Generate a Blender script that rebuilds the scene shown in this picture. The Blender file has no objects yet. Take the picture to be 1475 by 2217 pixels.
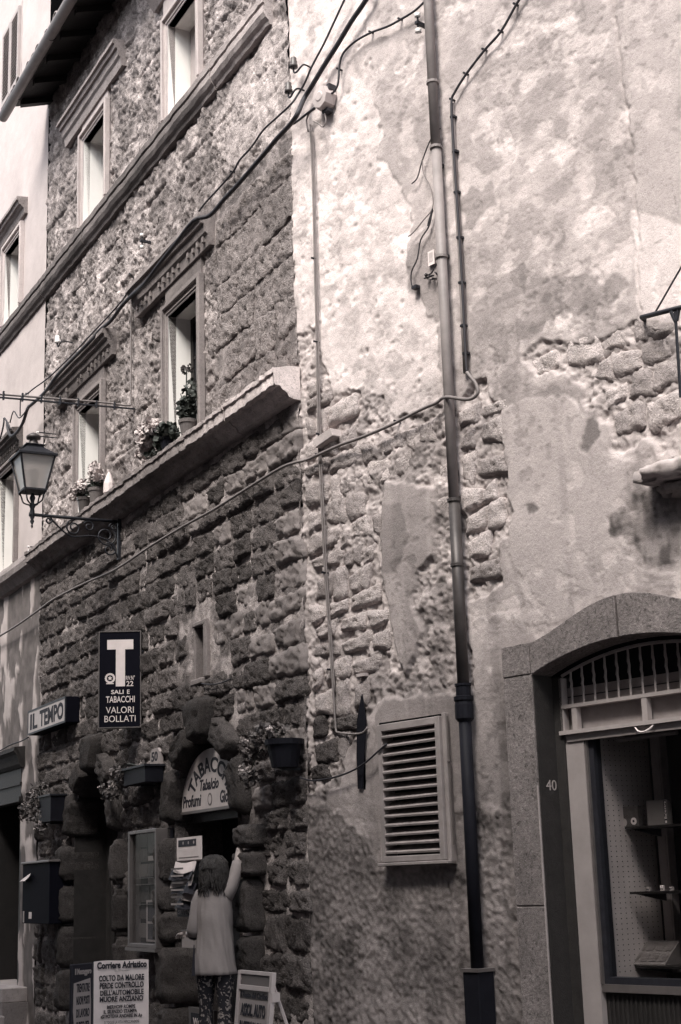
import bpy, math, random
import numpy as np
from mathutils import Matrix, Vector
random.seed(7); rng = np.random.default_rng(7)
S = bpy.context.scene; COL = S.collection
R = math.radians
# ------------------------------------------------------------------ camera, sky, sun
CAM = np.array([0., 0., 1.5]); FPX = 3257.; PW, PH = 1475., 2217.
_p, _r = R(13.84), R(1.85)
FW = np.array([0, math.cos(_p), math.sin(_p)]); _rt = np.array([1., 0, 0]); _up = np.cross(_rt, FW)
UP = _up*math.cos(_r) + _rt*math.sin(_r); RT = np.cross(FW, UP)
cd = bpy.data.cameras.new('camera'); cam = bpy.data.objects.new('camera', cd); COL.objects.link(cam)
cd.sensor_fit = 'VERTICAL'; cd.sensor_height = 36; cd.lens = 36*FPX/PH; cd.clip_end = 500; cd.clip_start = .05
cam.matrix_world = Matrix(((RT[0], UP[0], -FW[0], CAM[0]), (RT[1], UP[1], -FW[1], CAM[1]), (RT[2], UP[2], -FW[2], CAM[2]), (0, 0, 0, 1)))
S.camera = cam
SUN_EL, SUN_DIR = R(52), (-.50, -.866)      # horizontal direction towards the sun
w = bpy.data.worlds.new('World'); S.world = w; w.use_nodes = True
nt = w.node_tree; bg = nt.nodes['Background']
sky = nt.nodes.new('ShaderNodeTexSky'); sky.sky_type = 'NISHITA'; sky.sun_disc = False
sky.sun_elevation = SUN_EL; sky.sun_rotation = math.atan2(SUN_DIR[0], SUN_DIR[1]); sky.dust_density = 3
hs = nt.nodes.new('ShaderNodeHueSaturation'); hs.inputs['Saturation'].default_value = .30
nt.links.new(sky.outputs[0], hs.inputs['Color']); nt.links.new(hs.outputs[0], bg.inputs[0]); bg.inputs[1].default_value = .085
sd = bpy.data.lights.new('sun', 'SUN'); sd.energy = 1.25; sd.angle = R(24); sd.color = (1, .945, .865)
sun = bpy.data.objects.new('sun', sd); COL.objects.link(sun)
sv = Vector((SUN_DIR[0]*math.cos(SUN_EL), SUN_DIR[1]*math.cos(SUN_EL), math.sin(SUN_EL)))
sun.rotation_euler = sv.to_track_quat('Z', 'Y').to_euler(); sun.location = (0, 0, 20)
S.view_settings.view_transform = 'Standard'; S.view_settings.look = 'None'; S.view_settings.gamma = 1
S.view_settings.use_curve_mapping = False; S.view_settings.exposure = 2.2
S.cycles.use_denoising = True; S.cycles.denoising_prefilter = 'NONE'; S.cycles.denoising_input_passes = 'RGB_ALBEDO_NORMAL'
S.cycles.max_bounces = 5; S.cycles.diffuse_bounces = 3; S.cycles.transparent_max_bounces = 6

# ------------------------------------------------------------------ frames: x = along the wall to the left, y = out of the wall, z = up
def frame(org, ydir):
    y = np.array([ydir[0], ydir[1], 0.]); y /= np.linalg.norm(y)
    x = np.cross(y, [0, 0, 1.])
    return (np.array(org, float), x, y)
F0 = (-.3105, 11.2957, 0.)
AL, AR = R(27.5), R(40.5)
FL = frame(F0, (-math.cos(AL), -math.sin(AL)))
FR = frame(F0, (-math.cos(AR), -math.sin(AR)))
Z3 = np.array([0, 0, 1.])
def wld(fr, x, y, z): return fr[0] + fr[1]*x + fr[2]*y + Z3*z
def loc(fr, p):
    q = np.asarray(p, float) - fr[0]; return (float(q@fr[1]), float(q@fr[2]), float(q[2]))
def ray(px, py): return FW + RT*(px-PW/2)/FPX + UP*(PH/2-py)/FPX
def at(px, py, fr, n=0.):                    # photo point -> (x, z) on the plane n metres in front of a wall
    r = ray(px, py); o = fr[0] + fr[2]*n; t = ((o-CAM)@fr[2])/(r@fr[2]); q = loc(fr, CAM+r*t); return (q[0], q[2])
def wp(px, py, fr, n=0.): x, z = at(px, py, fr, n); return wld(fr, x, n, z)
def wd(px, py, depth):                       # photo point at a given distance down the street
    r = ray(px, py); return CAM + r*(depth/r[1])
def mat4(fr, base=(0, 0, 0)):
    o = wld(fr, *base); x, y = fr[1], fr[2]
    return Matrix(((x[0], y[0], 0, o[0]), (x[1], y[1], 0, o[1]), (0, 0, 1, o[2]), (0, 0, 0, 1)))

# ------------------------------------------------------------------ noise
def _hash(i, j, s):
    n = (i.astype(np.int64)*374761393 + j.astype(np.int64)*668265263 + s*144665) & 0x7fffffff
    n = ((n ^ (n >> 13))*1274126177) & 0x7fffffff
    return ((n ^ (n >> 16)) & 0xffff)/65535.
def vnoise(x, z, s=0):
    i = np.floor(x); j = np.floor(z); u = x-i; v = z-j; u = u*u*(3-2*u); v = v*v*(3-2*v)
    i = i.astype(np.int64); j = j.astype(np.int64)
    a = _hash(i, j, s); b = _hash(i+1, j, s); c = _hash(i, j+1, s); d = _hash(i+1, j+1, s)
    return (a*(1-u)+b*u)*(1-v) + (c*(1-u)+d*u)*v
def fbm(x, z, f=1., o=4, s=0):
    t = 0; a = .5; n = 0
    for k in range(o): t = t + a*vnoise(x*f+k*17.3, z*f-k*9.1, s+k); n += a; a *= .5; f *= 2.03
    return t/n
def worley(x, z, f, s=0):
    x = x*f; z = z*f; i = np.floor(x).astype(np.int64); j = np.floor(z).astype(np.int64); best = np.full(x.shape, 9.)
    for di in (-1, 0, 1):
        for dj in (-1, 0, 1):
            cx_ = i+di+_hash(i+di, j+dj, s); cz_ = j+dj+_hash(i+di, j+dj, s+5)
            best = np.minimum(best, np.hypot(cx_-x, cz_-z))
    return best
def sm(a, b, x): t = np.clip((x-a)/(b-a), 0, 1); return t*t*(3-2*t)
def inpoly(x, z, poly):
    ins = np.zeros(x.shape, bool); n = len(poly)
    for k in range(n):
        x0, z0 = poly[k]; x1, z1 = poly[(k+1) % n]
        c = ((z0 > z) != (z1 > z)) & (x < (x1-x0)*(z-z0)/((z1-z0) or 1e-9)+x0); ins ^= c
    return ins

# ------------------------------------------------------------------ materials
def tint(g, k=1.): return (g*(1+.10*k), g*(1-.032*k), g*(1-.055*k), 1)
M = {}
def mat(name, g, rough=.8, metal=0., bump=0., bscale=20., var=0., vscale=6., attr=False, rand=0., col=None, bdist=.01, coat=0., detail=6, spec=.3, fine=0., soot_shade=0.):
    m = bpy.data.materials.new(name); m.use_nodes = True; N = m.node_tree.nodes; K = m.node_tree.links
    b = N['Principled BSDF']; b.inputs['Roughness'].default_value = rough; b.inputs['Metallic'].default_value = metal
    b.inputs['Specular IOR Level'].default_value = spec; b.inputs['Coat Weight'].default_value = coat
    c = col if col else tint(g)
    if not (attr or var or rand): b.inputs['Base Color'].default_value = c
    tc = N.new('ShaderNodeTexCoord').outputs['Object']
    def math_(op, a, bb, c_=None):
        n = N.new('ShaderNodeMath'); n.operation = op
        for i, v in enumerate((a, bb, c_)):
            if v is None: continue
            if isinstance(v, (int, float)): n.inputs[i].default_value = v
            else: K.new(v, n.inputs[i])
        return n.outputs[0]
    def noise(sc, det=detail, ro=.6):
        n = N.new('ShaderNodeTexNoise'); n.inputs['Scale'].default_value = sc; n.inputs['Detail'].default_value = det
        n.inputs['Roughness'].default_value = ro; K.new(tc, n.inputs['Vector']); return n.outputs['Fac']
    if attr or var or rand:
        f = None
        fine3 = fine
        if attr:
            a = N.new('ShaderNodeAttribute'); a.attribute_name = 'tone'; f = a.outputs['Fac']
        if var:
            n1 = noise(vscale); v = math_('MULTIPLY_ADD', n1, 4*var, 1-2*var)
            if fine:
                n2 = noise(vscale*9, 4, .7); v = math_('MULTIPLY', v, math_('MULTIPLY_ADD', n2, 4*fine, 1-2*fine)); n3 = noise(vscale*24, 3, .75); v = math_('MULTIPLY', v, math_('MULTIPLY_ADD', n3, 4*fine, 1-2*fine))
            f = v if f is None else math_('MULTIPLY', f, v)
            if soot_shade:
                g_ = noise(vscale*6, 7, .78); mr = N.new('ShaderNodeMapRange'); mr.interpolation_type = 'SMOOTHSTEP'; K.new(g_, mr.inputs[0]); mr.inputs[1].default_value = .37; mr.inputs[2].default_value = .47; mr.inputs[3].default_value = 1-soot_shade; mr.inputs[4].default_value = 1
                pit_ = mr.outputs[0]; f = math_('MULTIPLY', f, pit_)  # dirt and cavity shade painted into the pits the bump sinks
        if rand:
            oi = N.new('ShaderNodeObjectInfo'); rr = math_('MULTIPLY_ADD', oi.outputs['Random'], 2*rand, 1-rand)
            f = rr if f is None else math_('MULTIPLY', f, rr)
        f = math_('MAXIMUM', f, .02)
        vm = N.new('ShaderNodeVectorMath'); vm.operation = 'SCALE'; vm.inputs[0].default_value = c[:3]; K.new(f, vm.inputs['Scale'])
        K.new(vm.outputs[0], b.inputs['Base Color'])
    if bump:
        bn = N.new('ShaderNodeBump'); bn.inputs['Strength'].default_value = bump; bn.inputs['Distance'].default_value = bdist
        h = noise(bscale, 8, .68); h2 = noise(bscale*4.1, 5, .7)
        hh_ = math_('MULTIPLY_ADD', h2, .5, h)
        if soot_shade: hh_ = math_('MULTIPLY_ADD', pit_, .6, hh_)
        K.new(hh_, bn.inputs['Height']); K.new(bn.outputs[0], b.inputs['Normal'])
    M[name] = m; return m
mat('rough_wall', 1, .95, bump=.9, bscale=26, var=.30, vscale=7, fine=.30, attr=True, bdist=.022, spec=.1, soot_shade=0.55)
mat('plaster_wall', 1, .92, bump=.5, bscale=34, var=.13, vscale=5, fine=.11, attr=True, bdist=.010, spec=.15, soot_shade=0.14)
mat('tufa', .125, .95, bump=1, bscale=22, var=.30, vscale=6, fine=.32, rand=.35, bdist=.03, spec=.1, soot_shade=0.55)
mat('ashlar', .25, .95, bump=1, bscale=22, var=.34, vscale=6, fine=.34, rand=.15, bdist=.03, spec=.1, soot_shade=.6)
mat('pale_rubble', .40, .95, bump=.9, bscale=25, var=.26, vscale=7, fine=.25, rand=.3, bdist=.02, spec=.1, soot_shade=0.28)
mat('granite', .050, .9, bump=.8, bscale=45, var=.28, vscale=10, fine=.40, rand=.3, bdist=.012, spec=.15, soot_shade=0.5)
mat('arch_granite', .19, .9, bump=1, bscale=60, var=.30, vscale=4, fine=.36, rand=.1, bdist=.014, spec=.15, soot_shade=0.4)
mat('moulding', 1, .9, bump=.6, bscale=24, var=.22, vscale=8, fine=.2, attr=True, bdist=.01, spec=.15, soot_shade=0.4)
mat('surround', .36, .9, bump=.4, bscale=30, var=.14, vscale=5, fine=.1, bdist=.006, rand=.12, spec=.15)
mat('surround_grey', .20, .9, bump=.5, bscale=30, var=.2, vscale=5, fine=.14, bdist=.006, rand=.12, spec=.15, soot_shade=0.25)
mat('white_render', .78, .9, bump=.25, bscale=14, var=.05, vscale=3, bdist=.006, spec=.1, col=(.80, .77, .74, 1))
mat('cream_plaster', 1, .92, bump=.35, bscale=20, var=.07, vscale=3, fine=.04, attr=True, bdist=.006, spec=.1)
mat('dark_wood', .018, .6, bump=.3, bscale=30, var=.2, vscale=8)
mat('old_wood', .022, .8, bump=.5, bscale=25, var=.3, vscale=8)
mat('shutter_paint', .30, .6, var=.1, vscale=10)
mat('dark_glass', .01, .08, col=(.008, .008, .011, 1), spec=.5)
mat('pipe_paint', .19, .55, bump=.3, bscale=30, var=.2, vscale=8, bdist=.004)
mat('pipe_dark', .06, .45, bump=.3, bscale=30, var=.4, vscale=5, bdist=.004, metal=.3)
mat('pipe_black', .012, .55, spec=.08, bump=.4, bscale=30, var=.2, vscale=9, bdist=.004, col=(.011, .011, .015, 1))
mat('iron', .02, .5, bump=.4, bscale=60, var=.3, vscale=20, bdist=.003, col=(.018, .018, .023, 1))
mat('cable_black', .03, .6, col=(.03, .028, .033, 1))
mat('cable_grey', .17, .6, var=.2, vscale=8)
mat('lamp_glass', .7, .3, col=(.74, .69, .65, 1)); M['lamp_glass'].node_tree.nodes['Principled BSDF'].inputs['Transmission Weight'].default_value = .55
mat('frost', .7, .4)
mat('ceramic', .7, .3, col=(.75, .72, .70, 1), spec=.5)
mat('brown_ceramic', .07, .35)
mat('sign_black', .008, .7, spec=.03, col=(.006, .006, .010, 1))
mat('sign_white', .60, .45, var=.10, vscale=9)
mat('sign_pale', .40, .5, var=.16, vscale=7, fine=.06)
mat('paper', .60, .8, bump=.2, bscale=8, bdist=.012, var=.12, vscale=6)
mat('paper_grey', .30, .8, bump=.2, bscale=9, bdist=.006, var=.1, vscale=9)
mat('paper_dark', .06, .6, var=.5, vscale=25)
mat('ink', .02, .7, col=(.02, .019, .026, 1))
mat('ink_grey', .12, .7)
mat('metal_frame', .12, .45, metal=.3, var=.2, vscale=10)
mat('white_metal', .42, .5, var=.1, vscale=10)
mat('terracotta', .11, .85, bump=.3, bscale=30, var=.2)
mat('leaf', .045, .6, rand=.3, col=(.040, .045, .040, 1)); mat('leaf_pale', .10, .6)
mat('petal', .42, .8); mat('petal_dark', .05, .8)
mat('skin', .36, .55, col=(.34, .29, .275, 1)); mat('hair', .03, .55, bump=.9, bscale=40, bdist=.01, var=.5, vscale=30)
mat('coat', .21, .85, bump=.35, bscale=3, bdist=.02, var=.10, vscale=4)
mat('shoe', .03, .5)
mat('louvre_paint', .24, .7, bump=.4, bscale=25, var=.28, vscale=7, bdist=.004)
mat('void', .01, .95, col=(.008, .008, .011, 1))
mat('brick', .055, .95, bump=.6, bscale=40, var=.25, rand=.3, bdist=.006)
mat('pegboard', .42, .8, var=.1); mat('panel_paint', .26, .7, bump=.3, bscale=18, var=.15, vscale=5, bdist=.004)
mat('grille_paint', .30, .55, var=.15, vscale=12); mat('shelf', .012, .3)
mat('paving', .07, .9, bump=.6, bscale=15, var=.3); mat('step_stone', .30, .8, bump=.4, bscale=25, var=.25, vscale=6, soot_shade=0.3)
mat('roof_tile', .20, .9, bump=.5, bscale=25, var=.3, rand=.4)
mat('opposite_plaster', .09, .95, var=.2, vscale=1)
# patterned trousers
m = mat('print_cloth', .02, .9)
N = m.node_tree.nodes; K = m.node_tree.links; b = N['Principled BSDF']
v = N.new('ShaderNodeTexNoise'); v.inputs['Scale'].default_value = 17; v.inputs['Detail'].default_value = 1; v.inputs['Distortion'].default_value = 2.5
cr = N.new('ShaderNodeValToRGB'); cr.color_ramp.elements[0].position = .57; cr.color_ramp.elements[0].color = (.015, .014, .018, 1)
cr.color_ramp.elements[1].position = .62; cr.color_ramp.elements[1].color = (.22, .19, .18, 1)
tcn = N.new('ShaderNodeTexCoord'); K.new(tcn.outputs['Object'], v.inputs['Vector']); K.new(v.outputs['Fac'], cr.inputs[0]); K.new(cr.outputs[0], b.inputs['Base Color'])
# perforated pegboard
m = M['pegboard']; N = m.node_tree.nodes; K = m.node_tree.links; b = N['Principled BSDF']
# clear shop glass
m = bpy.data.materials.new('clear_glass'); m.use_nodes = True; N = m.node_tree.nodes; K = m.node_tree.links
N.remove(N['Principled BSDF']); tr = N.new('ShaderNodeBsdfTransparent'); gl = N.new('ShaderNodeBsdfGlossy'); gl.inputs['Roughness'].default_value = .03
gl.inputs['Color'].default_value = (.8, .8, .8, 1); tr.inputs['Color'].default_value = (.9, .9, .9, 1)
fr_ = N.new('ShaderNodeLayerWeight'); fr_.inputs[0].default_value = .12; mx = N.new('ShaderNodeMixShader')
pw = N.new('ShaderNodeMath'); pw.operation = 'MULTIPLY_ADD'; pw.inputs[1].default_value = .10; pw.inputs[2].default_value = .02; K.new(fr_.outputs['Facing'], pw.inputs[0]); K.new(pw.outputs[0], mx.inputs[0]); K.new(tr.outputs[0], mx.inputs[1]); K.new(gl.outputs[0], mx.inputs[2]); K.new(mx.outputs[0], N['Material Output'].inputs[0]); M['clear_glass'] = m

# ------------------------------------------------------------------ object helpers
ORG = {}; FRM = {}
def tag(o, label=None, cat=None, group=None, kind=None):
    for k, v in (('label', label), ('category', cat), ('group', group), ('kind', kind)):
        if v: o[k] = v
    return o
def thing(name, fr, base, label, cat, group=None):
    o = bpy.data.objects.new(name, None); o.empty_display_size = .1; COL.objects.link(o)
    o.matrix_world = mat4(fr, base) if fr is not None else Matrix.Translation(base)
    ORG[o.name] = tuple(base); FRM[o.name] = fr
    return tag(o, label, cat, group)
class B:
    """collects faces in wall-frame coordinates"""
    def __init__(s): s.v = []; s.f = []
    def add(s, v, f): k = len(s.v); s.v += [tuple(map(float, p)) for p in v]; s.f += [tuple(i+k for i in q) for q in f]; return s
    def box(s, x0, x1, y0, y1, z0, z1):
        return s.add([(x0, y0, z0), (x1, y0, z0), (x1, y1, z0), (x0, y1, z0), (x0, y0, z1), (x1, y0, z1), (x1, y1, z1), (x0, y1, z1)],
                     [(0, 3, 2, 1), (4, 5, 6, 7), (0, 1, 5, 4), (1, 2, 6, 5), (2, 3, 7, 6), (3, 0, 4, 7)])
    def prism(s, poly, y0, y1):              # (x,z) outline pushed through y
        n = len(poly); v = [(x, y0, z) for x, z in poly]+[(x, y1, z) for x, z in poly]
        return s.add(v, [tuple(range(n)), tuple(range(2*n-1, n-1, -1))]+[(i, i+n, (i+1) % n+n, (i+1) % n) for i in range(n)])
    def profile(s, x0, x1, prof, seg=1, wob=0.):   # (y,z) outline run along x
        n = len(prof); V = []; Fc = []
        for k in range(seg+1):
            x = x0+(x1-x0)*k/seg; j = random.uniform(-wob, wob)
            V += [(x, y+j+random.uniform(-wob, wob)*.4, z+random.uniform(-wob, wob)*.5) for y, z in prof]
        for k in range(seg):
            for i in range(n):
                a = k*n+i; b_ = k*n+(i+1) % n; Fc.append((a, a+n, b_+n, b_))
        Fc += [tuple(range(n)), tuple(seg*n+i for i in range(n-1, -1, -1))]
        return s.add(V, Fc)
    def tube(s, pts, r, n=8, cap=True):
        pts = [np.array(p, float) for p in pts]; rr = r if hasattr(r, '__len__') else [r]*len(pts); V = []; Fc = []; prev = None
        for k, p in enumerate(pts):
            d = pts[min(k+1, len(pts)-1)]-pts[max(k-1, 0)]; d = d/(np.linalg.norm(d) or 1)
            a = prev if prev is not None else (np.array([0, 0, 1.]) if abs(d[2]) < .9 else np.array([1., 0, 0]))
            a = a-d*(a@d); a /= (np.linalg.norm(a) or 1); prev = a; c = np.cross(d, a)
            V += [tuple(p+rr[k]*(a*math.cos(t)+c*math.sin(t))) for t in (2*math.pi*i/n for i in range(n))]
        for k in range(len(pts)-1):
            for i in range(n): Fc.append((k*n+i, k*n+(i+1) % n, (k+1)*n+(i+1) % n, (k+1)*n+i))
        if cap: Fc += [tuple(range(n-1, -1, -1)), tuple((len(pts)-1)*n+i for i in range(n))]
        return s.add(V, Fc)
    def lathe(s, cx, cy, prof, n=14, sq=None):   # [(r,z)]
        V = []; Fc = []
        for r, z in prof:
            for i in range(n):
                t = 2*math.pi*i/n; V.append((cx+r*math.cos(t), cy+r*math.sin(t), z))
        for k in range(len(prof)-1):
            for i in range(n): Fc.append((k*n+i, k*n+(i+1) % n, (k+1)*n+(i+1) % n, (k+1)*n+i))
        Fc += [tuple(range(n-1, -1, -1)), tuple((len(prof)-1)*n+i for i in range(n))]
        return s.add(V, Fc)
    def frust(s, cx, cy, z0, a0, z1, a1, rot=0., t=None):   # square frustum, half sizes
        V = []
        for z, a in ((z0, a0), (z1, a1)):
            for k in range(4):
                t_ = rot+math.pi/4+k*math.pi/2; V.append((cx+a*1.4142*math.cos(t_), cy+a*1.4142*math.sin(t_), z))
        return s.add(V, [(3, 2, 1, 0), (4, 5, 6, 7)]+[(i, (i+1) % 4, (i+1) % 4+4, i+4) for i in range(4)])
    def build(s, name, m, parent=None, smooth=False, fr=None, bevel=0., tone=None, org=None):
        o_ = ORG.get(parent.name, (0, 0, 0)) if parent else (org or (0, 0, 0))
        me = bpy.data.meshes.new(name); me.from_pydata([(x-o_[0], y-o_[1], z-o_[2]) for x, y, z in s.v], [], s.f); me.validate(); me.update()
        if bevel:
            import bmesh
            bm = bmesh.new(); bm.from_mesh(me); bmesh.ops.remove_doubles(bm, verts=bm.verts, dist=1e-5)
            bmesh.ops.bevel(bm, geom=[e for e in bm.edges if e.is_manifold and e.calc_face_angle(0) > .5], offset=bevel, segments=1, affect='EDGES', clamp_overlap=True)
            bm.to_mesh(me); bm.free()
        if tone is not None:
            at_ = me.attributes.new('tone', 'FLOAT', 'POINT'); vv = np.empty(len(me.vertices)*3); me.vertices.foreach_get('co', vv); vv = vv.reshape(-1, 3)
            at_.data.foreach_set('value', np.asarray(tone(vv[:, 0]+o_[0], vv[:, 2]+o_[2]) if callable(tone) else np.full(len(vv), tone), dtype=np.float32))
        me.materials.append(M[m] if isinstance(m, str) else m)
        if smooth: me.shade_smooth()
        o = bpy.data.objects.new(name, me); COL.objects.link(o)
        if parent: o.parent = parent; ORG[o.name] = o_; FRM[o.name] = FRM.get(parent.name)
        else:
            if fr is not None: o.matrix_world = mat4(fr, org or (0, 0, 0)); FRM[o.name] = fr
            elif org: o.location = org
            ORG[o.name] = o_
        return o
def smoothpath(pts, k=5):
    P = [np.array(p, float) for p in pts]; P = [P[0]]+P+[P[-1]]; out = []
    for i in range(1, len(P)-2):
        for j in range(k):
            t = j/k; out.append(.5*((2*P[i])+(-P[i-1]+P[i+1])*t+(2*P[i-1]-5*P[i]+4*P[i+1]-P[i+2])*t*t+(-P[i-1]+3*P[i]-3*P[i+1]+P[i+2])*t**3))
    out.append(P[-2]); return out
def text(body, x_left, x_right, zb, zt, y, name, m, parent, shear=0., slant=0., bold=.0, arc=None, th=.002):
    """lettering laid out from x_left (image left, larger x) to x_right in the frame of the parent"""
    cu = bpy.data.curves.new('lettering_curve', 'FONT'); cu.body = body; cu.offset = bold; cu.resolution_u = 3; cu.shear = shear
    o = bpy.data.objects.new('tmp_text', cu); COL.objects.link(o); dg = bpy.context.evaluated_depsgraph_get(); dg.update()
    me = bpy.data.meshes.new_from_object(o.evaluated_get(dg)); COL.objects.unlink(o); bpy.data.objects.remove(o); bpy.data.curves.remove(cu)
    vs = np.array([v.co[:] for v in me.vertices]); fs = [tuple(p.vertices) for p in me.polygons]; bpy.data.meshes.remove(me)
    mn, mx_ = vs.min(0), vs.max(0); u = (vs[:, 0]-mn[0])/(mx_[0]-mn[0]); v_ = (vs[:, 1]-mn[1])/(mx_[1]-mn[1])
    if arc:
        cx_, cz_, r0, r1, a0, a1 = arc; a = a0+(a1-a0)*u; r = r0+(r1-r0)*v_; X = cx_+r*np.cos(a); Zz = cz_+r*np.sin(a)
    else: X = x_left+(x_right-x_left)*u; Zz = zb+(zt-zb)*v_+slant*u
    bb = B(); bb.add([(a, y+th, c) for a, c in zip(X, Zz)], fs)
    # side skirt so that the letters have thickness
    from collections import Counter
    ec = Counter(); 
    for q in fs:
        for i in range(len(q)): ec[tuple(sorted((q[i], q[(i+1) % len(q)])))] += 1
    n = len(X); bb.v += [(float(a), y, float(c)) for a, c in zip(X, Zz)]
    bb.f += [(a, b_, b_+n, a+n) for (a, b_), c in ec.items() if c == 1]
    return bb.build(name, m, parent)
def rblock(w_, h_, d_, seed, res=(5, 4), rnd=.05, amp=.012, back=.08, bulge=0., jit=0.):
    """one stone: rounded, rough front, centred on x,z; y from -back to d"""
    rs = np.random.default_rng(seed); nx, nz = res; hx, hz = w_/2, h_/2; V = []; idx = {}
    def key(i, j, k):
        t = (i, j, k)
        if t not in idx: idx[t] = len(V); V.append((i/nx*2-1, k, j/nz*2-1))
        return idx[t]
    Fc = []
    for i in range(nx):
        for j in range(nz): Fc.append((key(i, j, 1.), key(i, j+1, 1.), key(i+1, j+1, 1.), key(i+1, j, 1.)))
    ring = [(i, 0) for i in range(nx)]+[(nx, j) for j in range(nz)]+[(i, nz) for i in range(nx, 0, -1)]+[(0, j) for j in range(nz, 0, -1)]
    for a, (i, j) in enumerate(ring):
        i2, j2 = ring[(a+1) % len(ring)]
        Fc.append((key(i, j, 1.), key(i2, j2, 1.), key(i2, j2, .3), key(i, j, .3))); Fc.append((key(i, j, .3), key(i2, j2, .3), key(i2, j2, -1.), key(i, j, -1.)))
    V = np.array(V); u, v = V[:, 0], V[:, 2]; cj = rs.uniform(-1, 1, (4, 2))*jit*min(w_, h_)
    wt = [(1-u)*(1-v)/4, (1+u)*(1-v)/4, (1+u)*(1+v)/4, (1-u)*(1+v)/4]
    x = u*hx+sum(wt[k]*cj[k, 0] for k in range(4)); z = v*hz+sum(wt[k]*cj[k, 1] for k in range(4))
    fr_ = V[:, 1] > .9; dist = np.minimum((1-abs(u))*hx, (1-abs(v))*hz); e = np.clip(1-dist/max(rnd, 1e-4), 0, 1)
    cor = (abs(u)*abs(v))**6; m_ = 1-.35*rnd/min(hx, hz)*cor-np.where(fr_, .25*rnd/min(hx, hz), 0)*np.maximum(abs(u), abs(v))**4
    x = x*m_+(fbm(z*1+seed*1.3, x*.3, 11, 3, seed)-.5)*.10*min(w_, h_)*u*abs(u); z = z*m_+(fbm(x+seed, z*.3, 9, 3, seed+3)-.5)*.16*h_*v*abs(v)
    y = np.where(fr_, d_, np.where(V[:, 1] > 0, d_-rnd, -back))
    y = np.where(fr_, y-rnd*.8*e**2+bulge*(1-u**2)*(1-v**2), y)
    k1 = fbm(x+seed, z, 11, 3, seed+9)-.5; k2 = fbm(x+seed, z, 30, 2, seed+11)-.5; pit = sm(.34, .12, worley(x+seed*.37, z, 13, seed+4))
    y = y+np.where(V[:, 1] > 0, (k1*amp*3.2+k2*amp*2.6-pit*amp*1.6), 0)
    return [tuple(p) for p in np.stack([x, y, z], 1)], Fc
def variants(prefix, n, w_, h_, d_, m, **kw):
    out = []
    for k in range(n):
        v, f = rblock(w_, h_, d_, 100+k*7+int(w_*1000), **kw); me = bpy.data.meshes.new(prefix); me.from_pydata(v, [], f); me.materials.append(M[m]); me.shade_smooth(); out.append(me)
    return out
def put(me, name, parent, x, y, z, sx=1, sz=1, rot=0., sy=1):
    o = bpy.data.objects.new(name, me); COL.objects.link(o); o.parent = parent
    q = ORG[parent.name]; o.location = (x-q[0], y-q[1], z-q[2]); o.scale = (sx, sy, sz); o.rotation_euler = (0, rot, 0); return o
def gridwall(name, m, parent, x0, x1, z0, z1, st, hfun, hole, kind=None):
    nx = int(round((x1-x0)/st))+1; nz = int(round((z1-z0)/st))+1
    X, Zg = np.meshgrid(np.linspace(x0, x1, nx), np.linspace(z0, z1, nz)); h, tone = hfun(X, Zg)
    i = np.arange(nx*nz).reshape(nz, nx); cxm = (X[:-1, :-1]+X[1:, 1:])/2; czm = (Zg[:-1, :-1]+Zg[1:, 1:])/2
    keep = ~hole(cxm, czm)
    q = np.stack([i[:-1, :-1], i[1:, :-1], i[1:, 1:], i[:-1, 1:]], -1)[keep]
    used = np.zeros(nx*nz, bool); used[q.ravel()] = True; remap = np.cumsum(used)-1; q = remap[q]
    o_ = ORG[parent.name]
    co = np.stack([X-o_[0], h-o_[1], Zg-o_[2]], -1).reshape(-1, 3)[used].astype(np.float32)
    me = bpy.data.meshes.new(name); me.vertices.add(len(co)); me.vertices.foreach_set('co', co.ravel())
    me.loops.add(q.size); me.loops.foreach_set('vertex_index', q.ravel().astype(np.int32)); me.polygons.add(len(q))
    me.polygons.foreach_set('loop_start', np.arange(0, q.size, 4, dtype=np.int32)); me.update(calc_edges=True)
    a = me.attributes.new('tone', 'FLOAT', 'POINT'); a.data.foreach_set('value', tone.reshape(-1)[used].astype(np.float32))
    me.materials.append(M[m]); me.shade_smooth(); o = bpy.data.objects.new(name, me); COL.objects.link(o); o.parent = parent
    if kind: o['kind'] = kind
    return o
def rect(x, z, x0, x1, z0, z1): return (x > min(x0, x1)) & (x < max(x0, x1)) & (z > z0) & (z < z1)
def archm(x, z, xc, hw, zs, rise, z0):
    t = np.clip(1-((x-xc)/hw)**2, 0, 1)
    return (abs(x-xc) < hw) & (z > z0) & (z < zs+rise*np.sqrt(t))
# ------------------------------------------------------------------ ground and the other side of the street
g = B(); g.add([(-90, -90, 0), (90, -90, 0), (90, 90, 0), (-90, 90, 0)], [(0, 1, 2, 3)])
tag(g.build('ground', 'paving'), kind='structure')
FO = frame(wld(FL, 0, 6.3, 0), (-FL[2][0], -FL[2][1]))     # unseen facade across the street, added to shade our lower walls
op = thing('unseen_opposite_house', FO, (0, 0, 0), 'unseen plain house across the narrow street, height and dark plaster set to shade it', 'building')
B().box(-14, 24, -6, 0, 0, 11.8).build('wall', 'opposite_plaster', op)
B().box(-14.2, 24.2, -6.2, .4, 11.8, 12.0).build('eave', 'dark_wood', op)
for k in range(10):
    for zz in (1.0, 4.4, 7.9): 
        f = B().box(-12.2+k*3.4, -11.0+k*3.4, -.02, .05, zz, zz+1.7).build('window', 'surround', op)
        B().box(-12.1+k*3.4, -11.1+k*3.4, .05, .06, zz+.1, zz+1.6).build('pane', 'dark_glass', f)

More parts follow.
